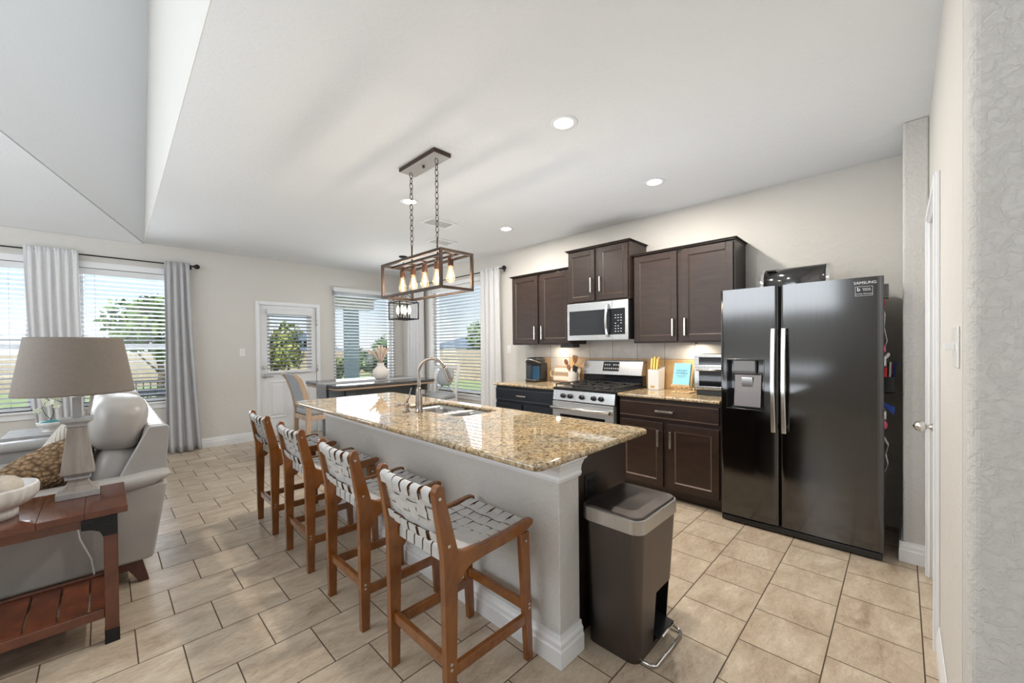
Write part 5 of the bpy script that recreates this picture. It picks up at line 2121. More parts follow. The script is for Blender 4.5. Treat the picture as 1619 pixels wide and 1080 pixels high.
def square_loft(mb, c, prof):
    """square section turned foot: (half width, z)"""
    rings = [[mb.bm.verts.new((c[0] + sx * w_, c[1] + sy * w_, c[2] + z)) for sx, sy in ((-1, -1), (1, -1), (1, 1), (-1, 1))] for w_, z in prof]
    loft(mb, rings, smooth=False)


def table_lamp(c, label):
    t = thing('table_lamp', label, 'table lamp', c, 'whitewashed table lamps')
    mb = MB()
    square_loft(mb, c, [(0.076, 0.0005), (0.076, 0.030)])
    mb.build('plinth', M['washed_edge'], t, bevel=0.002)
    mb = MB()
    square_loft(mb, c, [(0.072, 0.0302), (0.055, 0.038), (0.043, 0.052), (0.036, 0.072), (0.033, 0.088)])
    mb.build('base_flare', M['washed_wood'], t)
    mb = MB()
    square_loft(mb, c, [(0.046, 0.0882), (0.046, 0.100)])
    square_loft(mb, c, [(0.038, 0.1002), (0.050, 0.113), (0.0605, 0.118)])
    mb.build('collar', M['washed_edge'], t, bevel=0.0015)
    mb = MB()
    square_loft(mb, c, [(0.034, 0.350), (0.042, 0.357), (0.036, 0.366), (0.050, 0.376), (0.058, 0.380), (0.058, 0.396)])
    mb.build('collar', M['washed_edge'], t, bevel=0.0015)
    mb = MB()
    square_loft(mb, c, [(0.0605, 0.1182), (0.034, 0.3498)])
    mb.build('column', M['washed_wood'], t, bevel=0.002)
    mb = MB()
    square_loft(mb, c, [(0.016, 0.3962), (0.016, 0.500)])
    mb.build('neck', M['washed_edge'], t)
    mb = MB()
    mb.lathe([(0.026, 0.5002), (0.028, 0.506), (0.02, 0.512), (0.017, 0.53), (0.012, 0.535)], c, 16)
    mb.build('lamp_socket', M['chrome'], t)
    mb = MB()
    mb.lathe([(0.016, 0.535), (0.03, 0.58), (0.03, 0.61), (0.0, 0.64)], c, 16)
    mb.build('bulb', M['ceramic'], t)
    mb = MB()
    rb_, rt_, z0, z1 = 0.218, 0.174, 0.520, 0.803
    n = 48
    def ring(r, z):
        return [mb.bm.verts.new((c[0] + r * math.cos(2 * PI * k / n), c[1] + r * math.sin(2 * PI * k / n), c[2] + z)) for k in range(n)]
    rings = [ring(rb_, z0), ring(rb_ - 0.0015, z0 + 0.01), ring(rt_ + 0.0015, z1 - 0.01), ring(rt_, z1), ring(rt_ - 0.003, z1), ring(rb_ - 0.003, z0)]
    loft(mb, rings + [rings[0]], False, False)
    mb.build('lamp_shade', M['shade'], t)
    mb = MB()
    for k in range(3):
        a = 2 * PI * k / 3
        mb.tube([(c[0], c[1], c[2] + 0.735), (c[0] + (rt_ - 0.004) * math.cos(a), c[1] + (rt_ - 0.004) * math.sin(a), c[2] + 0.785)], 0.002, 6)
    mb.tube([(c[0] + 0.0, c[1] + 0.045, c[2] + 0.54), (c[0], c[1] + 0.05, c[2] + 0.62), (c[0], c[1], c[2] + 0.74)], 0.002, 6)
    mb.tube([(c[0] + 0.0, c[1] - 0.045, c[2] + 0.54), (c[0], c[1] - 0.05, c[2] + 0.62), (c[0], c[1], c[2] + 0.74)], 0.002, 6)
    mb.build('shade_harp', M['nickel'], t)
    return t


table_lamp((-0.098, 3.020, tz), 'large table lamp with grey shade on the near cherry side table')
table_lamp((-0.055, 5.665, 0.632), 'second whitewashed lamp on the far table, mostly hidden behind the near lamp')
mb = MB()
mb.tube([(-0.085, 3.130, tz + 0.012), (-0.10, 3.138, tz - 0.01), (-0.115, 3.140, tz - 0.10), (-0.112, 3.140, 0.45), (-0.10, 3.14, 0.36), (-0.06, 3.138, 0.24), (-0.045, 3.14, 0.10), (-0.04, 3.145, 0.006), (-0.2, 3.15, 0.005)], 0.0035, 8)
tag(mb.build('lamp_cord', M['cord']), 'white lamp cord hanging behind the side table', 'cord')

# ribbed bowl with decorative balls
bc = Vector((-0.365, 2.86, tz))
t = thing('pedestal_bowl', 'white ribbed footed bowl on the side table', 'bowl', bc)
mb = MB()
n = 96
prof = [(0.088, 0.0008, 0.0), (0.088, 0.030, 0.0015), (0.084, 0.038, 0.001), (0.100, 0.046, 0.002), (0.130, 0.066, 0.004), (0.146, 0.095, 0.004), (0.150, 0.130, 0.003), (0.148, 0.138, 0), (0.141, 0.138, 0), (0.136, 0.10, 0), (0.09, 0.062, 0)]
rings = []
for r, z, a_ in prof:
    rings.append([mb.bm.verts.new(bc + Vector(((r + a_ * math.cos(26 * 2 * PI * k / n)) * math.cos(2 * PI * k / n), (r + a_ * math.cos(26 * 2 * PI * k / n)) * math.sin(2 * PI * k / n), z))) for k in range(n)])
loft(mb, rings)
mb.build('bowl_shell', M['bowl'], t)
for (dx, dy, dz, r, lab) in ((0.045, -0.01, 0.128, 0.062, 'large cream textured ball at the right of the ribbed bowl'), (-0.07, -0.03, 0.128, 0.060, 'cream textured ball at the left of the ribbed bowl'), (-0.03, 0.075, 0.130, 0.050, 'smaller cream ball at the back of the ribbed bowl'), (-0.025, 0.005, 0.215, 0.045, 'cream ball lying on top of the others in the ribbed bowl')):
    o = MB().ball(bc + Vector((dx, dy, dz)), (r, r, r * 0.95), 24, 14).build('decorative_ball', M['ball'])
    tag(o, lab, 'ball', 'cream balls in the ribbed bowl')

# ---- sofa (faces -x)
sy0, sy1 = 3.165, 5.345
t = thing('sofa', 'light grey leather sofa behind the side table', 'sofa', (-0.2, (sy0 + sy1) / 2, 0))
mb = MB()
mb.prism([(-0.80, 0.135), (0.165, 0.135), (0.195, 0.14), (0.262, 0.56), (0.255, 0.575), (-0.80, 0.555)], 'y', sy0 + 0.025, sy0 + 0.15)
mb.build('arm_panel', M['sofa'], t, bevel=0.02, seg=3)
mb = MB()
mb.prism([(-0.80, 0.135), (0.165, 0.135), (0.195, 0.14), (0.262, 0.56), (0.255, 0.575), (-0.80, 0.555)], 'y', sy1 - 0.15, sy1 - 0.025)
mb.build('arm_panel', M['sofa'], t, bevel=0.02, seg=3)
for (a, b) in ((sy0, sy0 + 0.185), (sy1 - 0.185, sy1)):
    mb = MB()
    rings = []
    for k, (x, hh, w_) in enumerate(((-0.86, 0.006, 0.10), (-0.84, 0.030, 0.16), (-0.70, 0.042, 0.18), (0.05, 0.044, 0.182), (0.20, 0.038, 0.180), (0.255, 0.024, 0.172), (0.279, 0.006, 0.14))):
        yc = (a + b) / 2
        zc = 0.578 + 0.035 * max(0, (x - 0.0) / 0.28) + (0.0 if k < 5 else 0.006)
        rings.append([mb.bm.verts.new((x, yc + w_ / 2 * math.copysign(abs(math.cos(an)) ** 0.55, math.cos(an)), zc + hh * math.copysign(abs(math.sin(an)) ** 0.7, math.sin(an)))) for an in [2 * PI * q / 20 for q in range(20)]])
    loft(mb, rings)
    mb.build('arm_pad', M['sofa'], t)
mb = MB()
mb.prism([(0.03, 0.30), (0.195, 0.145), (0.277, 0.89), (0.268, 0.905), (0.185, 0.905), (0.170, 0.885)], 'y', sy0 + 0.155, sy1 - 0.155)
mb.build('back_frame', M['sofa'], t, bevel=0.010, seg=3)
for (a, b) in ((sy0 + 0.115, sy0 + 0.154), (sy1 - 0.154, sy1 - 0.115)):
    mb = MB()
    mb.prism([(0.045, 0.60), (0.262, 0.60), (0.285, 0.885), (0.277, 0.902), (0.190, 0.902), (0.178, 0.885)], 'y', a, b)
    mb.build('back_wing', M['sofa'], t, bevel=0.008, seg=3)
mb = MB()
mb.box(-0.80, 0.15, sy0 + 0.16, sy1 - 0.16, 0.135, 0.30)
mb.build('seat_base', M['sofa'], t, bevel=0.015, seg=3)
cl = (sy1 - sy0 - 0.40) / 3
for k in range(3):
    yc = sy0 + 0.20 + cl * (k + 0.5)
    mb = MB()
    mb.superbox((-0.36, yc, 0.385), (0.48, cl / 2 - 0.002, 0.095), 0.28)
    mb.build('seat_cushion', M['sofa'], t)
    # lower lumbar roll and upper head cushion of the back
    mt_ = Matrix.Rotation(R(14), 3, 'Y')
    mb = MB()
    mb.superbox((0.045, yc - (0.02 if k == 0 else 0), 0.60), (0.12, cl / 2 + 0.012, 0.19), 0.5, mat=mt_)
    mb.build('back_cushion', M['sofa'], t)
    mb = MB()
    mb.superbox((0.062, yc - (0.03 if k == 0 else 0), 0.915), (0.132, cl / 2 + 0.02, 0.170), 0.62, mat=Matrix.Rotation(R(10), 3, 'Y'))
    mb.build('head_cushion', M['sofa'], t)
mb = MB()
mb.box(-0.78, 0.12, sy0 + 0.05, sy0 + 0.09, 0.085, 0.136)
mb.box(0.09, 0.13, sy0 + 0.09, sy1 - 0.09, 0.085, 0.136)
mb.box(-0.78, 0.12, sy1 - 0.09, sy1 - 0.05, 0.085, 0.136)
mb.build('base_rail', M['sofa_leg'], t)
for (x, dx) in ((0.10, 0.055), (-0.72, -0.05)):
    for y, dy in ((sy0 + 0.09, -0.02), (sy1 - 0.09, 0.02)):
        mb = MB()
        top = [(x - 0.045, y - 0.03), (x + 0.045, y - 0.03), (x + 0.045, y + 0.03), (x - 0.045, y + 0.03)]
        bot = [(x + dx - 0.02, y + dy - 0.02), (x + dx + 0.02, y + dy - 0.02), (x + dx + 0.02, y + dy + 0.02), (x + dx - 0.02, y + dy + 0.02)]
        A = [mb.bm.verts.new((*p, 0.0)) for p in bot]
        B = [mb.bm.verts.new((*p, 0.134)) for p in top]
        loft(mb, [A, B], smooth=False)
        mb.build('leg', M['sofa_leg'], t, bevel=0.004)


def pillow(name, label, c, s, rot, mat, sub=False):
    def puff(p):
        u, v = p.x / s[0], p.y / s[1]
        k = max(0.12, (1 - abs(u) ** 3.2) * (1 - abs(v) ** 3.2)) ** 0.5
        return Vector((p.x * (1 + 0.04 * abs(v) ** 3), p.y * (1 + 0.04 * abs(u) ** 3), p.z * k))
    mb = MB()
    def fn(u, v, sg):
        x, y = (u * 2 - 1), (v * 2 - 1)
        k = (max(0, 1 - abs(x) ** 2.6) * max(0, 1 - abs(y) ** 2.6)) ** 0.42
        e_ = 1 - 0.05 * (1 - abs(x)) * (abs(y) > 0.999) - 0.05 * (1 - abs(y)) * (abs(x) > 0.999)
        p = Vector((x * s[0] * (1 - 0.10 * (1 - x * x) * 0 - 0.06 * (1 - abs(y) ** 2) * abs(x) ** 4 * -1), y * s[1], sg * s[2] * k))
        return c + rot @ p
    c = Vector(c)
    mb.grid(lambda u, v: fn(u, v, 1), 22, 22)
    mb.grid(lambda u, v: fn(u, v, -1), 22, 22)
    bmesh.ops.remove_doubles(mb.bm, verts=mb.bm.verts[:], dist=1e-5)
    o = mb.build(name, mat)
    tag(o, label, 'pillow')
    return o


pillow('throw_pillow', 'brown chunky knit pillow leaning at the near arm of the sofa', (-0.245, 3.50, 0.665), (0.205, 0.20, 0.11), Matrix.Rotation(R(12), 3, 'Z') @ Matrix.Rotation(R(-42), 3, 'X') @ Matrix.Rotation(R(-28), 3, 'Y'), M['knit'])
pillow('throw_pillow', 'cream striped woven pillow behind the brown knit pillow', (-0.19, 3.80, 0.735), (0.24, 0.24, 0.085), Matrix.Rotation(R(-8), 3, 'Z') @ Matrix.Rotation(R(-62), 3, 'Y') @ Matrix.Rotation(R(15), 3, 'Z'), M['throw'])

# far side table with orchid
t = thing('side_table', 'pale side table at the far end of the sofa under the orchid', 'side table', (-0.25, 5.68, 0))
MB().box(-0.62, 0.13, 5.42, 5.93, 0.60, 0.632).build('tabletop', M['washed_edge'], t, bevel=0.004)
for x in (-0.60, 0.065):
    for y in (5.44, 5.865):
        MB().box(x, x + 0.045, y, y + 0.045, 0, 0.5995).build('leg', M['washed_edge'], t, bevel=0.003)
oc = Vector((-0.345, 5.56, 0.632))
t = thing('orchid_pot', 'white potted orchid with teal pebbles on the far side table', 'potted plant', oc)
mb = MB()
mb.lathe([(0.055, 0.0008), (0.058, 0.012), (0.035, 0.022), (0.048, 0.035), (0.082, 0.062), (0.088, 0.092), (0.082, 0.094), (0.078, 0.075), (0, 0.072)], oc, 24)
mb.build('pot', M['ceramic'], t)
MB().ball(oc + Vector((0, 0, 0.088)), (0.074, 0.074, 0.020), 20, 8).build('pebbles', M['teal'], t)
mb = MB()
st1 = [oc + Vector(p) for p in ((0, 0, 0.1), (0.02, 0, 0.17), (0.015, 0, 0.25), (-0.02, 0, 0.31), (-0.075, 0, 0.32))]
st2 = [oc + Vector(p) for p in ((0.01, 0, 0.1), (-0.03, 0.01, 0.16), (-0.05, 0.01, 0.22), (-0.03, 0.02, 0.27), (0.03, 0.01, 0.29), (0.075, 0, 0.26))]
mb.tube(st1, 0.003, 6)
mb.tube(st2, 0.0028, 6)
mb.build('stem', M['green_leaf'], t)
rnd = random.Random(5)
for k in range(9):
    base = st1 if k % 2 else st2
    i = rnd.randint(2, len(base) - 1)
    c = base[i] + Vector((rnd.uniform(-0.035, 0.035), rnd.uniform(-0.03, 0.02), rnd.uniform(-0.03, 0.03)))
    mb = MB()
    rot = Matrix.Rotation(rnd.uniform(0, 6), 3, 'Z') @ Matrix.Rotation(R(rnd.uniform(50, 110)), 3, 'X')
    for q in range(5):
        a = 2 * PI * q / 5
        mm = rot @ Matrix.Rotation(a, 3, 'Z')
        mb.ball(c + mm @ Vector((0.017, 0, 0)), (0.016, 0.011, 0.003), 10, 6, mm)
    mb.build('blossom', M['petal'], t)

# =================================================================== DINING AREA
DX0, DX1, DY0, DY1, DZ = 1.90, 3.33, 4.74, 5.84, 0.925
t = thing('dining_table', 'tall dining table with dark top and rounded corners', 'dining table', ((DX0 + DX1) / 2, (DY0 + DY1) / 2, 0))
mb = MB()
rings = [rr_ring(mb, DX0 + d, DX1 - d, DY0 + d, DY1 - d, 0.10, z) for d, z in ((0.004, DZ - 0.034), (0.0, DZ - 0.028), (0.0, DZ - 0.006), (0.006, DZ))]
loft(mb, rings)
mb.build('tabletop', M['table_top'], t)
mb = MB()
rings = [rr_ring(mb, DX0 + 0.012, DX1 - 0.012, DY0 + 0.012, DY1 - 0.012, 0.09, z) for z in (DZ - 0.062, DZ - 0.0345)]
loft(mb, rings)
mb.build('edge_band', M['table_edge'], t)
mb = MB()
mb.box(DX0 + 0.22, DX1 - 0.22, DY0 + 0.30, DY1 - 0.30, 0.10, DZ - 0.0625)
mb.box(DX0 + 0.25, DX1 - 0.25, DY0 + 0.33, DY1 - 0.33, 0.0, 0.10)
mb.build('pedestal_cabinet', M['table_base'], t, bevel=0.006)
for x in (DX0 + 0.20, DX1 - 0.29):
    for y in (DY0 + 0.12, DY1 - 0.21):
        MB().box(x, x + 0.09, y, y + 0.09, 0, DZ - 0.0625).build('leg', M['table_base'], t, bevel=0.006)
mb = MB()
yr0, yr1 = 5.02, 5.34
pts = [(DX0 - 0.008, 0, 0.735), (DX0 - 0.009, 0, 0.85), (DX0 - 0.007, 0, DZ - 0.008), (DX0 + 0.002, 0, DZ + 0.003), (DX0 + 0.05, 0, DZ + 0.0032), (DX1 - 0.05, 0, DZ + 0.0032), (DX1 - .002, 0, DZ + 0.003), (DX1 + 0.007, 0, DZ - 0.008), (DX1 + 0.009, 0, 0.85), (DX1 + 0.008, 0, 0.74)]
mb.ribbon([(x, (yr0 + yr1) / 2, z) for x, _, z in pts], (0, 1, 0), yr1 - yr0, 0.003)
tag(mb.build('table_runner', M['runner']), 'grey linen runner hanging over the end of the dining table', 'table runner')
vc = Vector((2.71, 5.22, DZ + 0.005))
t = thing('round_vase', 'round white vase with a narrow neck on the dining table', 'vase', vc)
mb = MB()
mb.lathe([(0.045, 0.0), (0.078, 0.015), (0.105, 0.055), (0.112, 0.095), (0.100, 0.135), (0.070, 0.168), (0.050, 0.185), (0.046, 0.205), (0.050, 0.228), (0.044, 0.230), (0.040, 0.205), (0.03, 0.17)], vc, 32)
mb.build('vase_body', M['ceramic_matte'], t)
for k, (dx, dy, hz) in enumerate(((-0.17, 0.02, 0.40), (-0.09, -0.03, 0.42), (-0.01, 0.03, 0.47), (0.02, -0.02, 0.46), (0.09, 0.03, 0.44), (0.15, -0.01, 0.45), (-0.05, 0.04, 0.38))):
    mb = MB()
    p0 = vc + Vector((dx * 0.05, dy * 0.2, 0.16))
    p1 = vc + Vector((dx * 0.24, dy * 0.4, 0.29))
    p2 = vc + Vector((dx, dy, hz + 0.02))
    mb.tube([p0, p0.lerp(p1, 0.6), p1], 0.003, 6)
    pm = p1.lerp(p2, 0.5) + Vector((dx * -0.06, 0, 0.012))
    mb.tube([p1 - (p2 - p1) * 0.35, p1, pm, p1.lerp(p2, 0.85), p2], [0.006, 0.014, 0.021, 0.015, 0.002], 10)
    o = mb.build('pampas_stem', M['pampas'])
    tag(o, ['pale pampas plume leaning farthest left in the vase', 'pampas plume second from the left in the vase', 'tallest central pampas plume in the vase', 'central pampas plume in front of the tallest one', 'pampas plume right of the centre of the vase', 'pampas plume leaning farthest right in the vase', 'short pampas plume at the back of the vase'][k], 'dried flower', 'pampas plumes in the round vase')


def dining_chair(label, loc, rz, wood_mat, fabric):
    """upholstered counter chair facing +x"""
    t = thing('dining_chair', label, 'dining chair', (0, 0, 0), 'upholstered dining chairs')
    for s in (-1, 1):
        y = s * 0.205
        mb = MB()
        pl = [(-0.215, 0.0), (-0.175, 0.0), (-0.155, 0.60), (-0.150, 0.70), (-0.185, 0.86), (-0.245, 1.02), (-0.315, 1.095), (-0.338, 1.075), (-0.285, 1.0), (-0.235, 0.84), (-0.205, 0.66)]
        mb.prism(pl, 'y', y - 0.02, y + 0.02)
        mb.build('rear_leg', wood_mat, t, bevel=0.004)
        mb = MB()
        mb.prism([(0.19, 0), (0.225, 0), (0.23, 0.60), (0.185, 0.60)], 'y', y - 0.02, y + 0.02)
        mb.build('front_leg', wood_mat, t, bevel=0.004)
        mb = MB()
        mb.box(-0.155, 0.185, y - 0.014, y + 0.014, 0.545, 0.60)
        mb.build('side_rail', wood_mat, t, bevel=0.003)
        MB().box(-0.165, 0.19, y - 0.011, y + 0.011, 0.22, 0.255).build('side_stretcher', wood_mat, t, bevel=0.003)
    mb = MB()
    mb.box(0.19, 0.222, -0.184, 0.184, 0.545, 0.60)
    mb.box(-0.20, -0.17, -0.184, 0.184, 0.545, 0.60)
    mb.box(0.195, 0.22, -0.184, 0.184, 0.22, 0.255)
    mb.build('cross_rail', wood_mat, t, bevel=0.003)
    mb = MB()
    mb.superbox((0.02, 0, 0.640), (0.215, 0.222, 0.040), 0.3)
    mb.build('seat', fabric, t)
    mb = MB()
    side = [(-0.155, 0.70), (-0.188, 0.86), (-0.248, 1.015), (-0.300, 1.085), (-0.320, 1.080), (-0.278, 0.995), (-0.228, 0.84), (-0.198, 0.70)]
    mb.prism(side, 'y', -0.184, 0.184)
    mb.build('backrest', fabric, t, bevel=0.01, seg=3)
    t.location = loc
    t.rotation_euler = (0, 0, rz)
    return t


dining_chair('grey upholstered chair with pale wood frame at the near left end of the dining table', (1.80, 5.03, 0), 0, M['chair_wood'], M['chair_fabric'])
# chair at the window side: white frame with crossed braces and an oval pad
t = thing('dining_chair', 'white framed chair with padded oval back by the side window', 'dining chair', (0, 0, 0), 'upholstered dining chairs')
for s in (-1, 1):
    y = s * 0.20
    MB().prism([(-0.215, 0.0), (-0.175, 0.0), (-0.155, 0.66), (-0.195, 0.86), (-0.25, 1.08), (-0.29, 1.08), (-0.232, 0.86), (-0.20, 0.66)], 'y', y - 0.018, y + 0.018).build('rear_leg', M['chair_white'], t, bevel=0.004)
    MB().prism([(0.19, 0), (0.225, 0), (0.23, 0.60), (0.185, 0.60)], 'y', y - 0.018, y + 0.018).build('front_leg', M['chair_white'], t, bevel=0.004)
mb = MB()
mb.beam((-0.252, -0.20, 1.065), (-0.252, 0.20, 1.065), 0.035, 0.03)
mb.build('top_rail', M['chair_white'], t, bevel=0.004)
mb = MB()
mb.beam((-0.190, -0.195, 0.67), (-0.225, 0.10, 0.90), 0.022, 0.022)
mb.beam((-0.190, 0.195, 0.67), (-0.225, -0.10, 0.90), 0.022, 0.022)
mb.build('cross_brace', M['chair_white'], t, bevel=0.003)
mb = MB()
mb.superbox((-0.205, 0, 0.92), (0.028, 0.150, 0.145), 0.75, mat=Matrix.Rotation(R(-13), 3, 'Y'))
mb.build('backrest', M['chair_fabric'], t)
mb = MB()
mb.box(-0.17, 0.19, -0.215, 0.215, 0.555, 0.605)
mb.build('seat_frame', M['chair_white'], t, bevel=0.004)
mb = MB()
mb.superbox((0.01, 0, 0.640), (0.215, 0.215, 0.036), 0.3)
mb.build('seat', M['chair_fabric'], t)
t.location = (3.50, 4.98, 0)
t.rotation_euler = (0, 0, R(200))
bpy.context.view_layer.update()

# =================================================================== THINGS ON THE KITCHEN WORKTOPS
Z0 = ZCT + 0.0008
# pod coffee maker (faces -x)
t = thing('coffee_maker', 'black pod coffee maker with clear water tank on the left worktop', 'coffee maker', (3.80, 3.34, Z0))
mb = MB()
mb.box(3.72, 3.98, 3.25, 3.40, Z0, Z0 + 0.028)
mb.box(3.84, 3.98, 3.25, 3.40, Z0 + 0.028, Z0 + 0.24)
mb.build('body', M['black'], t, bevel=0.012, seg=3)
MB().box(3.835, 3.84, 3.265, 3.385, Z0 + 0.035, Z0 + 0.20).build('front_panel', M['navy'], t, bevel=0.002)
mb = MB()
mb.superbox((3.835, 3.325, Z0 + 0.262), (0.125, 0.082, 0.050), 0.5)
mb.build('brew_head', M['black'], t)
mb = MB()
mb.tube([(3.83, 3.245, Z0 + 0.24), (3.735, 3.25, Z0 + 0.268), (3.706, 3.285, Z0 + 0.285), (3.702, 3.325, Z0 + 0.29), (3.706, 3.365, Z0 + 0.285), (3.735, 3.40, Z0 + 0.268), (3.83, 3.405, Z0 + 0.24)], 0.008, 8)
mb.build('lift_handle', M['chrome'], t)
mb = MB()
mb.box(3.80, 3.97, 3.403, 3.468, Z0 + 0.03, Z0 + 0.235)
mb.build('water_tank', M['glass_smoke'], t, bevel=0.010, seg=3)
MB().box(3.795, 3.975, 3.402, 3.47, Z0 + 0.2355, Z0 + 0.262).build('tank_lid', M['black'], t, bevel=0.006)
MB().box(3.795, 3.975, 3.402, 3.47, Z0, Z0 + 0.0295).build('tank_base', M['black'], t, bevel=0.004)
MB().box(3.735, 3.825, 3.265, 3.385, Z0 + 0.0285, Z0 + 0.034).build('drip_tray', M['nickel'], t, bevel=0.002)

# big wooden board with ring handle leaning against the tiles
t = thing('cutting_board', 'striped wooden cutting board with a round ring handle leaning on the tiles', 'cutting board', (4.04, 3.02, Z0))
lean = Matrix.Translation(Vector((3.992, 0, Z0 + .004))) @ Matrix.Rotation(R(14), 4, 'Y')
mb = MB()
pts = []
for (cyy, cz, a0) in ((2.80, 0.03, 180), (3.16, 0.03, 270), (3.16, 0.165, 0), (2.80, 0.165, 90)):
    pass
L, Hh, r = 0.40, 0.20, 0.03
y_0, y_1 = 2.77, 3.17
for (cyy, cz, a0) in ((y_1 - r, r, -90), (y_1 - r, Hh - r, 0), (y_0 + r, Hh - r, 90), (y_0 + r, r, 180)):
    for k in range(5):
        a = R(a0 + 90 * k / 4)
        pts.append((cyy + r * math.cos(a), cz + r * math.sin(a)))
A = [mb.bm.verts.new(lean @ Vector((-0.009, p, q))) for p, q in pts]
B = [mb.bm.verts.new(lean @ Vector((0.009, p, q))) for p, q in pts]
mb._f(A); mb._f(B[::-1])
for i in range(len(pts)):
    j = (i + 1) % len(pts)
    mb._f([A[i], A[j], B[j], B[i]])
mb.build('board', M['board'], t, bevel=0.003)
mb = MB()
mb.tube([lean @ Vector((0, y_1 + 0.027 + 0.036 * math.cos(2 * PI * k / 16), 0.10 + 0.044 * math.sin(2 * PI * k / 16))) for k in range(16)], 0.011, 8, closed=True)
mb.build('ring_handle', M['bamboo'], t)

t = thing('utensil_crock', 'white ceramic crock of wooden utensils left of the range', 'crock', (3.90, 2.795, Z0))
mb = MB()
mb.lathe([(0.055, 0), (0.058, 0.006), (0.058, 0.145), (0.054, 0.148), (0.051, 0.144), (0.051, 0.012), (0, 0.01)], (3.90, 2.795, Z0), 28)
mb.build('crock_wall', M['ceramic_matte'], t)


def utensil(kind, base, tip, mat, label):
    base, tip = Vector(base), Vector(tip)
    d = (tip - base).normalized()
    q = Vector((0, 0, 1)).rotation_difference(d).to_matrix()
    L_ = (tip - base).length
    mb = MB()
    if kind == 'spoon':
        mb.tube([base, base.lerp(tip, 0.5), tip - d * 0.055], [0.006, 0.0055, 0.0065], 8)
        mb.ball(tip - d * 0.032, (0.010, 0.026, 0.038), 14, 10, q)
    else:
        mb.tube([base, tip - d * 0.075], 0.0055, 8)
        sd = q @ Vector((0, 1, 0))
        nn = q @ Vector((1, 0, 0))
        c0 = tip - d * 0.085
        vs = []
        for (w_, l_) in ((0.012, 0), (0.030, 0.025), (0.036, 0.085)):
            for s_, n_ in ((-1, -1), (1, -1), (1, 1), (-1, 1)):
                vs.append(mb.bm.verts.new(c0 + d * l_ + sd * (w_ * s_) + nn * (0.003 * n_)))
        for k in range(2):
            for i in range(4):
                mb._f([vs[k * 4 + i], vs[k * 4 + (i + 1) % 4], vs[k * 4 + 4 + (i + 1) % 4], vs[k * 4 + 4 + i]])
        mb._f(vs[:4]); mb._f(vs[8:][::-1])
    o = mb.build('spatula' if kind != 'spoon' else 'wooden_spoon', mat)
    tag(o, label, 'utensil', 'utensils standing in the white crock')
    return o


utensil('spoon', (3.895, 2.79, Z0 + 0.02), (3.88, 2.895, Z0 + 0.285), M['spoon_wood'], 'brown wooden spoon leaning left in the white crock')
utensil('spatula', (3.90, 2.79, Z0 + 0.02), (3.89, 2.755, Z0 + 0.335), M['spoon_wood'], 'dark wooden spatula, tallest in the white crock')
utensil('spoon', (3.91, 2.80, Z0 + 0.02), (3.90, 2.69, Z0 + 0.285), M['spoon_pale'], 'pale wooden spoon leaning right in the white crock')
utensil('spoon', (3.885, 2.795, Z0 + 0.02), (3.86, 2.84, Z0 + 0.225), M['spoon_wood'], 'short reddish spoon at the front of the white crock')
utensil('spatula', (3.88, 2.79, Z0 + 0.02), (3.865, 2.735, Z0 + 0.215), M['black'], 'short black utensil at the right of the white crock')

# knife block
t = thing('knife_block', 'white knife block with gold handled knives right of the range', 'knife block', (3.92, 1.79, Z0))
mb = MB()
mb.prism([(3.86, Z0), (4.0, Z0), (4.02, Z0 + 0.225), (3.90, Z0 + 0.205), (3.86, Z0 + 0.20)], 'y', 1.735, 1.845)
mb.build('block', M['plastic_white'], t, bevel=0.004)
MB().box(3.8575, 3.86, 1.775, 1.815, Z0 + 0.020, Z0 + 0.040).build('plaque', M['gold'], t)
for k, (x, y, hgt) in enumerate(((3.895, 1.822, 0.115), (3.895, 1.795, 0.120), (3.895, 1.765, 0.110), (3.945, 1.812, 0.125), (3.945, 1.775, 0.120), (3.985, 1.79, 0.118))):
    mb = MB()
    zb = Z0 + 0.203 + (x - 3.895) * 0.15
    mb.beam((x, y, zb), (x + 0.018, y, zb + hgt), 0.013, 0.024, (0, 1, 0))
    o = mb.build('kitchen_knife', M['gold'], None, bevel=0.004)
    tag(o, ['gold knife handle at the front left of the white block', 'gold knife handle at the front middle of the white block', 'gold knife handle at the front right of the white block', 'gold knife handle in the middle row, left, of the white block', 'gold knife handle in the middle row, right, of the white block', 'gold knife handle at the back of the white block'][k], 'knife', 'gold handled knives in the white block')

# cookbook on a stand
bcx, bcy = 3.80, 1.475
t = thing('book_stand', 'small wooden easel stand holding the light blue cookbook', 'book stand', (bcx, bcy, Z0))
mb = MB()
mb.box(bcx - 0.055, bcx + 0.10, bcy - 0.085, bcy + 0.085, Z0, Z0 + 0.010)
mb.build('base_board', M['bamboo'], t, bevel=0.002)
mb = MB()
for y in (-0.05, 0.0, 0.05):
    mb.beam((bcx - 0.035, bcy + y, Z0 + 0.012), (bcx - 0.018, bcy + y, Z0 + 0.062), 0.012, 0.010, (1, 0, 0))
mb.box(bcx - 0.06, bcx - 0.012, bcy - 0.085, bcy + 0.085, Z0 + 0.058, Z0 + 0.068)
mb.box(bcx - 0.06, bcx - 0.053, bcy - 0.085, bcy + 0.085, Z0 + 0.068, Z0 + 0.080)
mb.beam((bcx - 0.010, bcy, Z0 + 0.068), (bcx + 0.062, bcy, Z0 + 0.30), 0.02, 0.008, (1, 0, 0))
mb.beam((bcx + 0.055, bcy, Z0 + 0.28), (bcx + 0.095, bcy, Z0 + 0.011), 0.016, 0.006, (1, 0, 0))
mb.build('easel_frame', M['bamboo'], t, bevel=0.001)
bm_ = Matrix.Translation(Vector((bcx - 0.050, bcy, Z0 + 0.0695))) @ Matrix.Rotation(R(17), 4, 'Y')
t = thing('cookbook', 'light blue cookbook standing on the wooden stand', 'book', bm_.translation)
mb = MB()
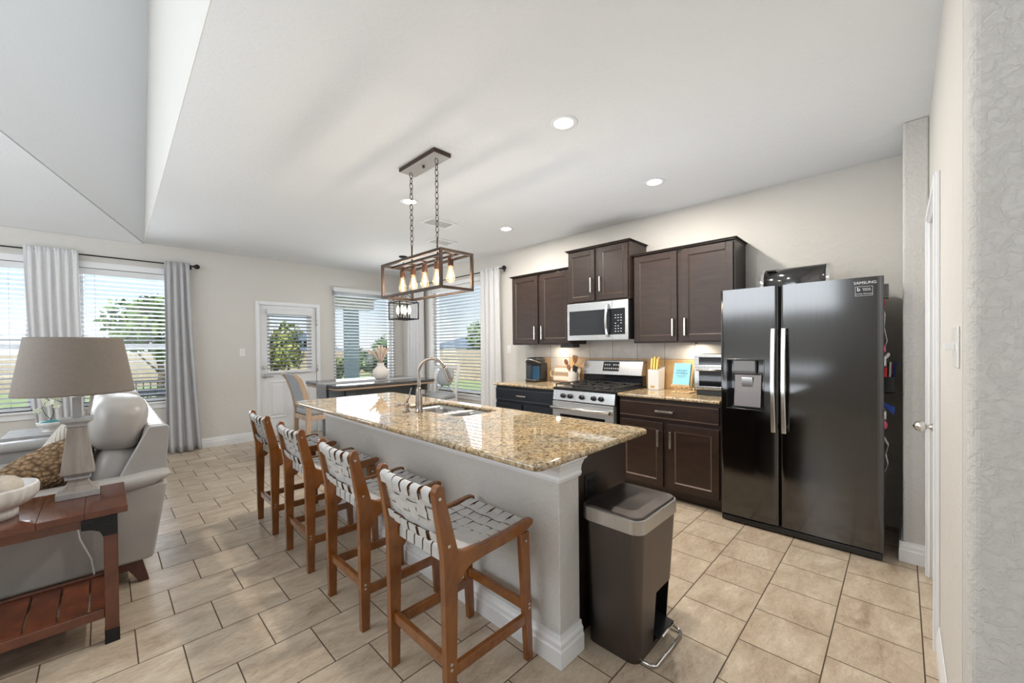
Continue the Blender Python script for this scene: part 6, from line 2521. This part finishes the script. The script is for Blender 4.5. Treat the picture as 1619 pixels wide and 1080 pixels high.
mb.box(0, 0.002, -0.077, 0.077, 0, 0.215, bm_)
mb.box(0.022, 0.024, -0.077, 0.077, 0, 0.215, bm_)
mb.box(0.0, 0.024, 0.075, 0.077, 0, 0.215, bm_)
cv = mb.build('cover', M['cyan_cover'], t)
MB().box(0.0022, 0.0218, -0.075, 0.0745, 0.002, 0.213, bm_).build('pages', M['paper'], t)
upd = (bm_.to_3x3() @ Vector((0, 0, 1)))
for s_, sz, zz in (('KIDNEY', 0.028, 0.142), ('INVISIBLE', 0.026, 0.117)):
    text_part('cover_title', s_, sz, bm_ @ Vector((-0.0008, 0.0, zz)), (0, -1, 0), upd, M['ink'], cv)
mb = MB()
mb.box(-0.0012, -0.0002, -0.045, 0.045, 0.090, 0.0935, bm_)
mb.box(-0.0012, -0.0002, -0.030, 0.030, 0.076, 0.078, bm_)
mb.build('subtitle_line', M['ink'], cv)
# small wooden scoop standing behind the book
mb = MB()
mb.tube([(3.99, 1.455, Z0 + 0.001), (4.02, 1.445, Z0 + 0.22), (4.035, 1.42, Z0 + 0.33)], [0.010, 0.012, 0.012], 10)
mb.tube([(4.035, 1.42, Z0 + 0.33), (4.035, 1.40, Z0 + 0.37), (4.035, 1.375, Z0 + 0.345), (4.035, 1.385, Z0 + 0.30)], 0.008, 8)
tag(mb.build('wooden_hook_handle', M['bamboo']), 'pale wooden hooked handle rising behind the blue cookbook', 'utensil')
# clear cup beside the toaster oven
mb = MB()
mb.lathe([(0.0, 0.0), (0.032, 0.0), (0.038, 0.10), (0.036, 0.10), (0.030, 0.004), (0.0, 0.004)], (3.955, 1.43, Z0), 20)
tag(mb.build('drinking_glass', M['glass_clear']), 'clear drinking glass between the cookbook and the toaster oven', 'glass')

# toaster oven
tx, ya, yb = 3.70, 1.065, 1.335
t = thing('toaster_oven', 'stainless two door toaster oven beside the refrigerator', 'toaster oven', (3.8, 1.2, Z0))
mb = MB()
mb.box(tx + 0.02, 4.03, ya, yb, Z0 + 0.045, Z0 + 0.365)
mb.build('body', M['steel'], t, bevel=0.012, seg=3)
MB().box(tx + 0.035, 4.02, ya + 0.01, yb - 0.01, Z0, Z0 + 0.0445).build('base', M['black'], t, bevel=0.004)
for (a, b, nm) in ((0.060, 0.238, 'lower_door'), (0.247, 0.358, 'upper_door')):
    mb = MB()
    f = 0.022
    mb.box(tx, tx + 0.02, ya + 0.004, yb - 0.004, Z0 + a, Z0 + a + f)
    mb.box(tx, tx + 0.02, ya + 0.004, yb - 0.004, Z0 + b - f, Z0 + b)
    mb.box(tx, tx + 0.02, ya + 0.004, ya + 0.03, Z0 + a + f, Z0 + b - f)
    mb.box(tx, tx + 0.02, yb - 0.045, yb - 0.004, Z0 + a + f, Z0 + b - f)
    d_ = mb.build('door', M['steel'], t, bevel=0.003)
    MB().box(tx + 0.003, tx + 0.018, ya + 0.03, yb - 0.045, Z0 + a + f, Z0 + b - f).build('door_window', M['black_gloss'], d_)
    if a < 0.1:
        mb = MB()
        mb.cyl((tx - 0.028, ya + 0.02, Z0 + b - 0.012), (tx - 0.028, yb - 0.03, Z0 + b - 0.012), 0.007, seg=10)
        for y in (ya + 0.04, yb - 0.05):
            mb.cyl((tx - 0.028, y, Z0 + b - 0.012), (tx + 0.0005, y, Z0 + b - 0.012), 0.005, seg=8)
        mb.build('handle', M['nickel'], d_)

# =================================================================== OUTSIDE
tag(MB().box(-60, 80, YF + 3.9, 90, -0.32, -0.20).build('lawn', M['grass']), 'pale green lawn beyond the patio', 'lawn', kind='structure')
tag(MB().box(XK + 0.6, 80, -20, YF + 3.9, -0.32, -0.20).build('lawn', M['grass']), 'pale green side lawn', 'lawn', kind='structure')
tag(MB().box(-9, XK + 0.6, YF + 0.152, YF + 3.899, -0.32, -0.06).build('patio_slab', M['concrete']), 'pale concrete patio slab outside the end wall', 'patio', kind='structure')
# patio cover and its column
mb = MB()
mb.box(0.85, 5.0, YF + 0.152, YF + 3.3, 2.62, 2.74)
mb.box(0.85, 5.0, YF + 3.0, YF + 3.3, 2.36, 2.62)
mb.box(0.85, 1.10, YF + 0.152, YF + 3.0, 2.42, 2.62)
tag(mb.build('patio_roof', M['siding_light']), 'tan patio roof beam seen at the top of the window', 'patio roof', kind='structure')
mb = MB()
mb.box(4.30, 4.60, YF + 3.02, YF + 3.28, -0.06, 2.36)
mb.box(4.26, 4.64, YF + 2.98, YF + 3.32, -0.06, 0.10)
tag(mb.build('patio_column', M['teal_post'], None, bevel=0.01), 'slate coloured patio column behind the dining window', 'column', kind='structure')
# fence
def fence(p0, p1, label, h=1.75):
    p0, p1 = Vector(p0), Vector(p1)
    L_ = (p1 - p0).length
    d = (p1 - p0) / L_
    n = Vector((-d.y, d.x, 0))
    t = thing('wooden_fence', label, 'fence', p0, kind='structure')
    mb = MB()
    k = 0
    x = 0
    while x < L_:
        a = p0 + d * (x + 0.068)
        mb.beam(a + Vector((0, 0, 0.02)), a + Vector((0, 0, h + 0.01 * math.sin(x * 7))), 0.135, 0.018, n)
        x += 0.142
    mb.build('pickets', M['fence'], t)
    mb = MB()
    for z in (0.3, h - 0.3):
        mb.beam(p0 + n * 0.03 + Vector((0, 0, z)), p1 + n * 0.03 + Vector((0, 0, z)), 0.04, 0.09)
    mb.build('fence_rails', M['fence'], t)


fence((-14, 24, -0.25), (26, 24, -0.25), 'cedar fence across the end of the garden', 1.5)
fence((12, 24, -0.25), (12, -4, -0.25), 'cedar fence along the side garden', 1.5)


def tree(label, loc, h, rad, n, seed, mat, name='garden_tree', leaf=0.12, trunk=0.09):
    """trunk and a crown of many small leaf cards grouped on blobs"""
    t = thing(name, label, 'tree', loc)
    rnd = random.Random(seed)
    base = Vector(loc)
    if trunk:
        mb = MB()
        mb.tube([base, base + Vector((0.05, 0, h * 0.3)), base + Vector((0, 0.05, h * 0.75))], [trunk, trunk * 0.8, trunk * 0.3], 8)
        for k in range(6):
            a = rnd.uniform(0, 6.28)
            st = base + Vector((0, 0, h * rnd.uniform(0.3, 0.6)))
            mb.tube([st, st + Vector((math.cos(a) * rad * 0.4, math.sin(a) * rad * 0.4, h * 0.12)), st + Vector((math.cos(a) * rad * 0.75, math.sin(a) * rad * 0.75, h * 0.25))], [trunk * 0.4, trunk * 0.25, trunk * 0.08], 6)
        mb.build('trunk', M['bark'], t)
    mb = MB()
    blobs = []
    for k in range(14):
        a, rr_ = rnd.uniform(0, 6.28), rad * rnd.uniform(0.1, 0.7)
        blobs.append((base + Vector((math.cos(a) * rr_, math.sin(a) * rr_, h * rnd.uniform(0.45 if trunk else 0.2, 0.9))), rad * rnd.uniform(0.25, 0.45)))
    for k in range(n):
        c, r_ = blobs[rnd.randrange(len(blobs))]
        v = Vector((rnd.gauss(0, 1), rnd.gauss(0, 1), rnd.gauss(0, 1))).normalized()
        p = c + v * r_ * rnd.uniform(0.55, 1.0)
        a = Vector((rnd.gauss(0, 1), rnd.gauss(0, 1), rnd.gauss(0, 1))).normalized()
        b = a.cross(v).normalized() if a.cross(v).length > 0.01 else Vector((1, 0, 0))
        s_ = leaf * rnd.uniform(0.6, 1.3)
        mb._f([mb.bm.verts.new(p + a * s_), mb.bm.verts.new(p + b * s_ * 0.5), mb.bm.verts.new(p - a * s_), mb.bm.verts.new(p - b * s_ * 0.5)])
    mb.build('foliage', mat, t)
    return t


tree('young green tree outside the living room window, beside the grey curtain', (1.02, 14.0, -0.2), 3.1, 1.15, 2200, 3, M['leaf_a'], leaf=0.11)
tree('bright leafy tree seen through the garden door glass', (3.35, 12.6, -0.2), 2.55, 0.95, 1900, 8, M['leaf_b'], leaf=0.10)
tree('green shrub mass behind the vase, outside the dining window', (6.6, 12.8, -0.2), 1.75, 1.15, 2200, 11, M['leaf_a'], 'garden_shrub', 0.12, 0.03)
tree('low shrub outside the dining window, left of the column', (4.6, 12.0, -0.2), 1.35, 0.7, 1100, 16, M['leaf_b'], 'garden_shrub', 0.09, 0.03)
tree('shrub by the corner of the house, left edge of the side window', (5.4, 8.7, -0.2), 2.6, 0.55, 1600, 12, M['leaf_b'], 'garden_shrub', 0.09, 0.03)
tree('green tree at the right edge of the side dining window', (11.2, 9.6, -0.2), 2.5, 1.0, 1500, 14, M['leaf_a'], leaf=0.13)
tree('broad dark tree behind the side fence', (17.0, 16.5, -0.2), 3.0, 3.2, 2600, 15, M['leaf_a'], leaf=0.3)


def house(label, x0, x1, y0, y1, h, rh, wall, roof):
    t = thing('neighbour_house', label, 'house', ((x0 + x1) / 2, (y0 + y1) / 2, -0.25))
    MB().box(x0, x1, y0, y1, -0.25, h).build('house_walls', wall, t)
    mb = MB()
    xm, ym = (x0 + x1) / 2, (y0 + y1) / 2
    e_ = 0.5
    lo = [Vector((x0 - e_, y0 - e_, h)), Vector((x1 + e_, y0 - e_, h)), Vector((x1 + e_, y1 + e_, h)), Vector((x0 - e_, y1 + e_, h))]
    if x1 - x0 > y1 - y0:
        hi = [Vector((x0 + (y1 - y0) / 2, ym, h + rh)), Vector((x1 - (y1 - y0) / 2, ym, h + rh))]
        fs = ((0, 1, 5, 4), (2, 3, 4, 5), (1, 2, 5), (3, 0, 4), (3, 2, 1, 0))
    else:
        hi = [Vector((xm, y0 + (x1 - x0) / 2, h + rh)), Vector((xm, y1 - (x1 - x0) / 2, h + rh))]
        fs = ((0, 1, 4), (1, 2, 5, 4), (2, 3, 5), (3, 0, 4, 5), (3, 2, 1, 0))
    vs = [mb.bm.verts.new(p) for p in lo + hi]
    for f in fs:
        mb._f([vs[i] for i in f])
    mb.build('roof', roof, t)
    for k in range(3):
        u = x0 + (x1 - x0) * (0.2 + 0.3 * k)
        MB().box(u - 0.5, u + 0.5, y0 - 0.03, y0 - 0.001, 0.9, 2.0).build('house_window', M['black_gloss'], t)


house('house with blue-grey roof seen through the garden door glass', 9.4, 13.2, 33, 40, 1.2, 1.6, M['siding_light'], M['roofing'])
house('pale blue-grey neighbouring house seen through the side dining window', 20.0, 30.0, 17.0, 30.0, 1.3, 1.9, M['siding'], M['roofing'])
house('second neighbouring house at the right of the side dining window', 22.0, 31.0, 8.0, 15.0, 1.2, 1.5, M['siding_light'], M['roofing'])

# patio furniture outside the living room window
t = thing('patio_table', 'dark patio table outside the living room window', 'patio table', (0.55, 9.1, -0.06))
MB().box(0.05, 1.15, 8.7, 9.5, 0.62, 0.66).build('tabletop', M['wicker'], t, bevel=0.004)
for x in (0.1, 1.05):
    for y in (8.75, 9.4):
        MB().box(x, x + 0.05, y, y + 0.05, -0.06, 0.62).build('leg', M['wicker'], t)


def patio_chair(label, x, y, rz):
    t = thing('patio_chair', label, 'patio chair', (0, 0, 0), 'dark wicker patio chairs')
    mb = MB()
    mb.box(-0.28, 0.28, -0.28, 0.28, 0.30, 0.36)
    mb.build('seat', M['wicker'], t, bevel=0.01)
    MB().box(-0.27, 0.24, -0.24, 0.24, 0.361, 0.44).build('seat_cushion', M['cushion_blue'], t, bevel=0.02)
    mb = MB()
    for s in (-1, 1):
        mb.box(-0.30, -0.26, s * 0.27 - 0.02, s * 0.27 + 0.02, 0.361, 0.86)
    mb.box(-0.30, -0.26, -0.25, 0.25, 0.81, 0.86)
    for k in range(5):
        mb.box(-0.29, -0.27, -0.2 + k * 0.1 - 0.008, -0.2 + k * 0.1 + 0.008, 0.361, 0.81)
    mb.build('backrest', M['wicker'], t)
    for s in (-1, 1):
        MB().box(-0.26, 0.28, s * 0.29 - 0.025, s * 0.29 + 0.025, 0.56, 0.60).build('armrest', M['wicker'], t)
        for x_ in (-0.27, 0.25):
            MB().box(x_ - 0.02, x_ + 0.02, s * 0.26 - 0.02, s * 0.26 + 0.02, 0, 0.299).build('leg', M['wicker'], t)
    t.location = (x, y, -0.06)
    t.rotation_euler = (0, 0, rz)
    return t


patio_chair('dark patio chair left of the patio table', -0.45, 9.0, 0.1)
patio_chair('dark patio chair in front of the patio table, nearest the window', 0.55, 8.25, R(90))
patio_chair('dark patio chair behind the patio table', 0.62, 9.95, R(-90))
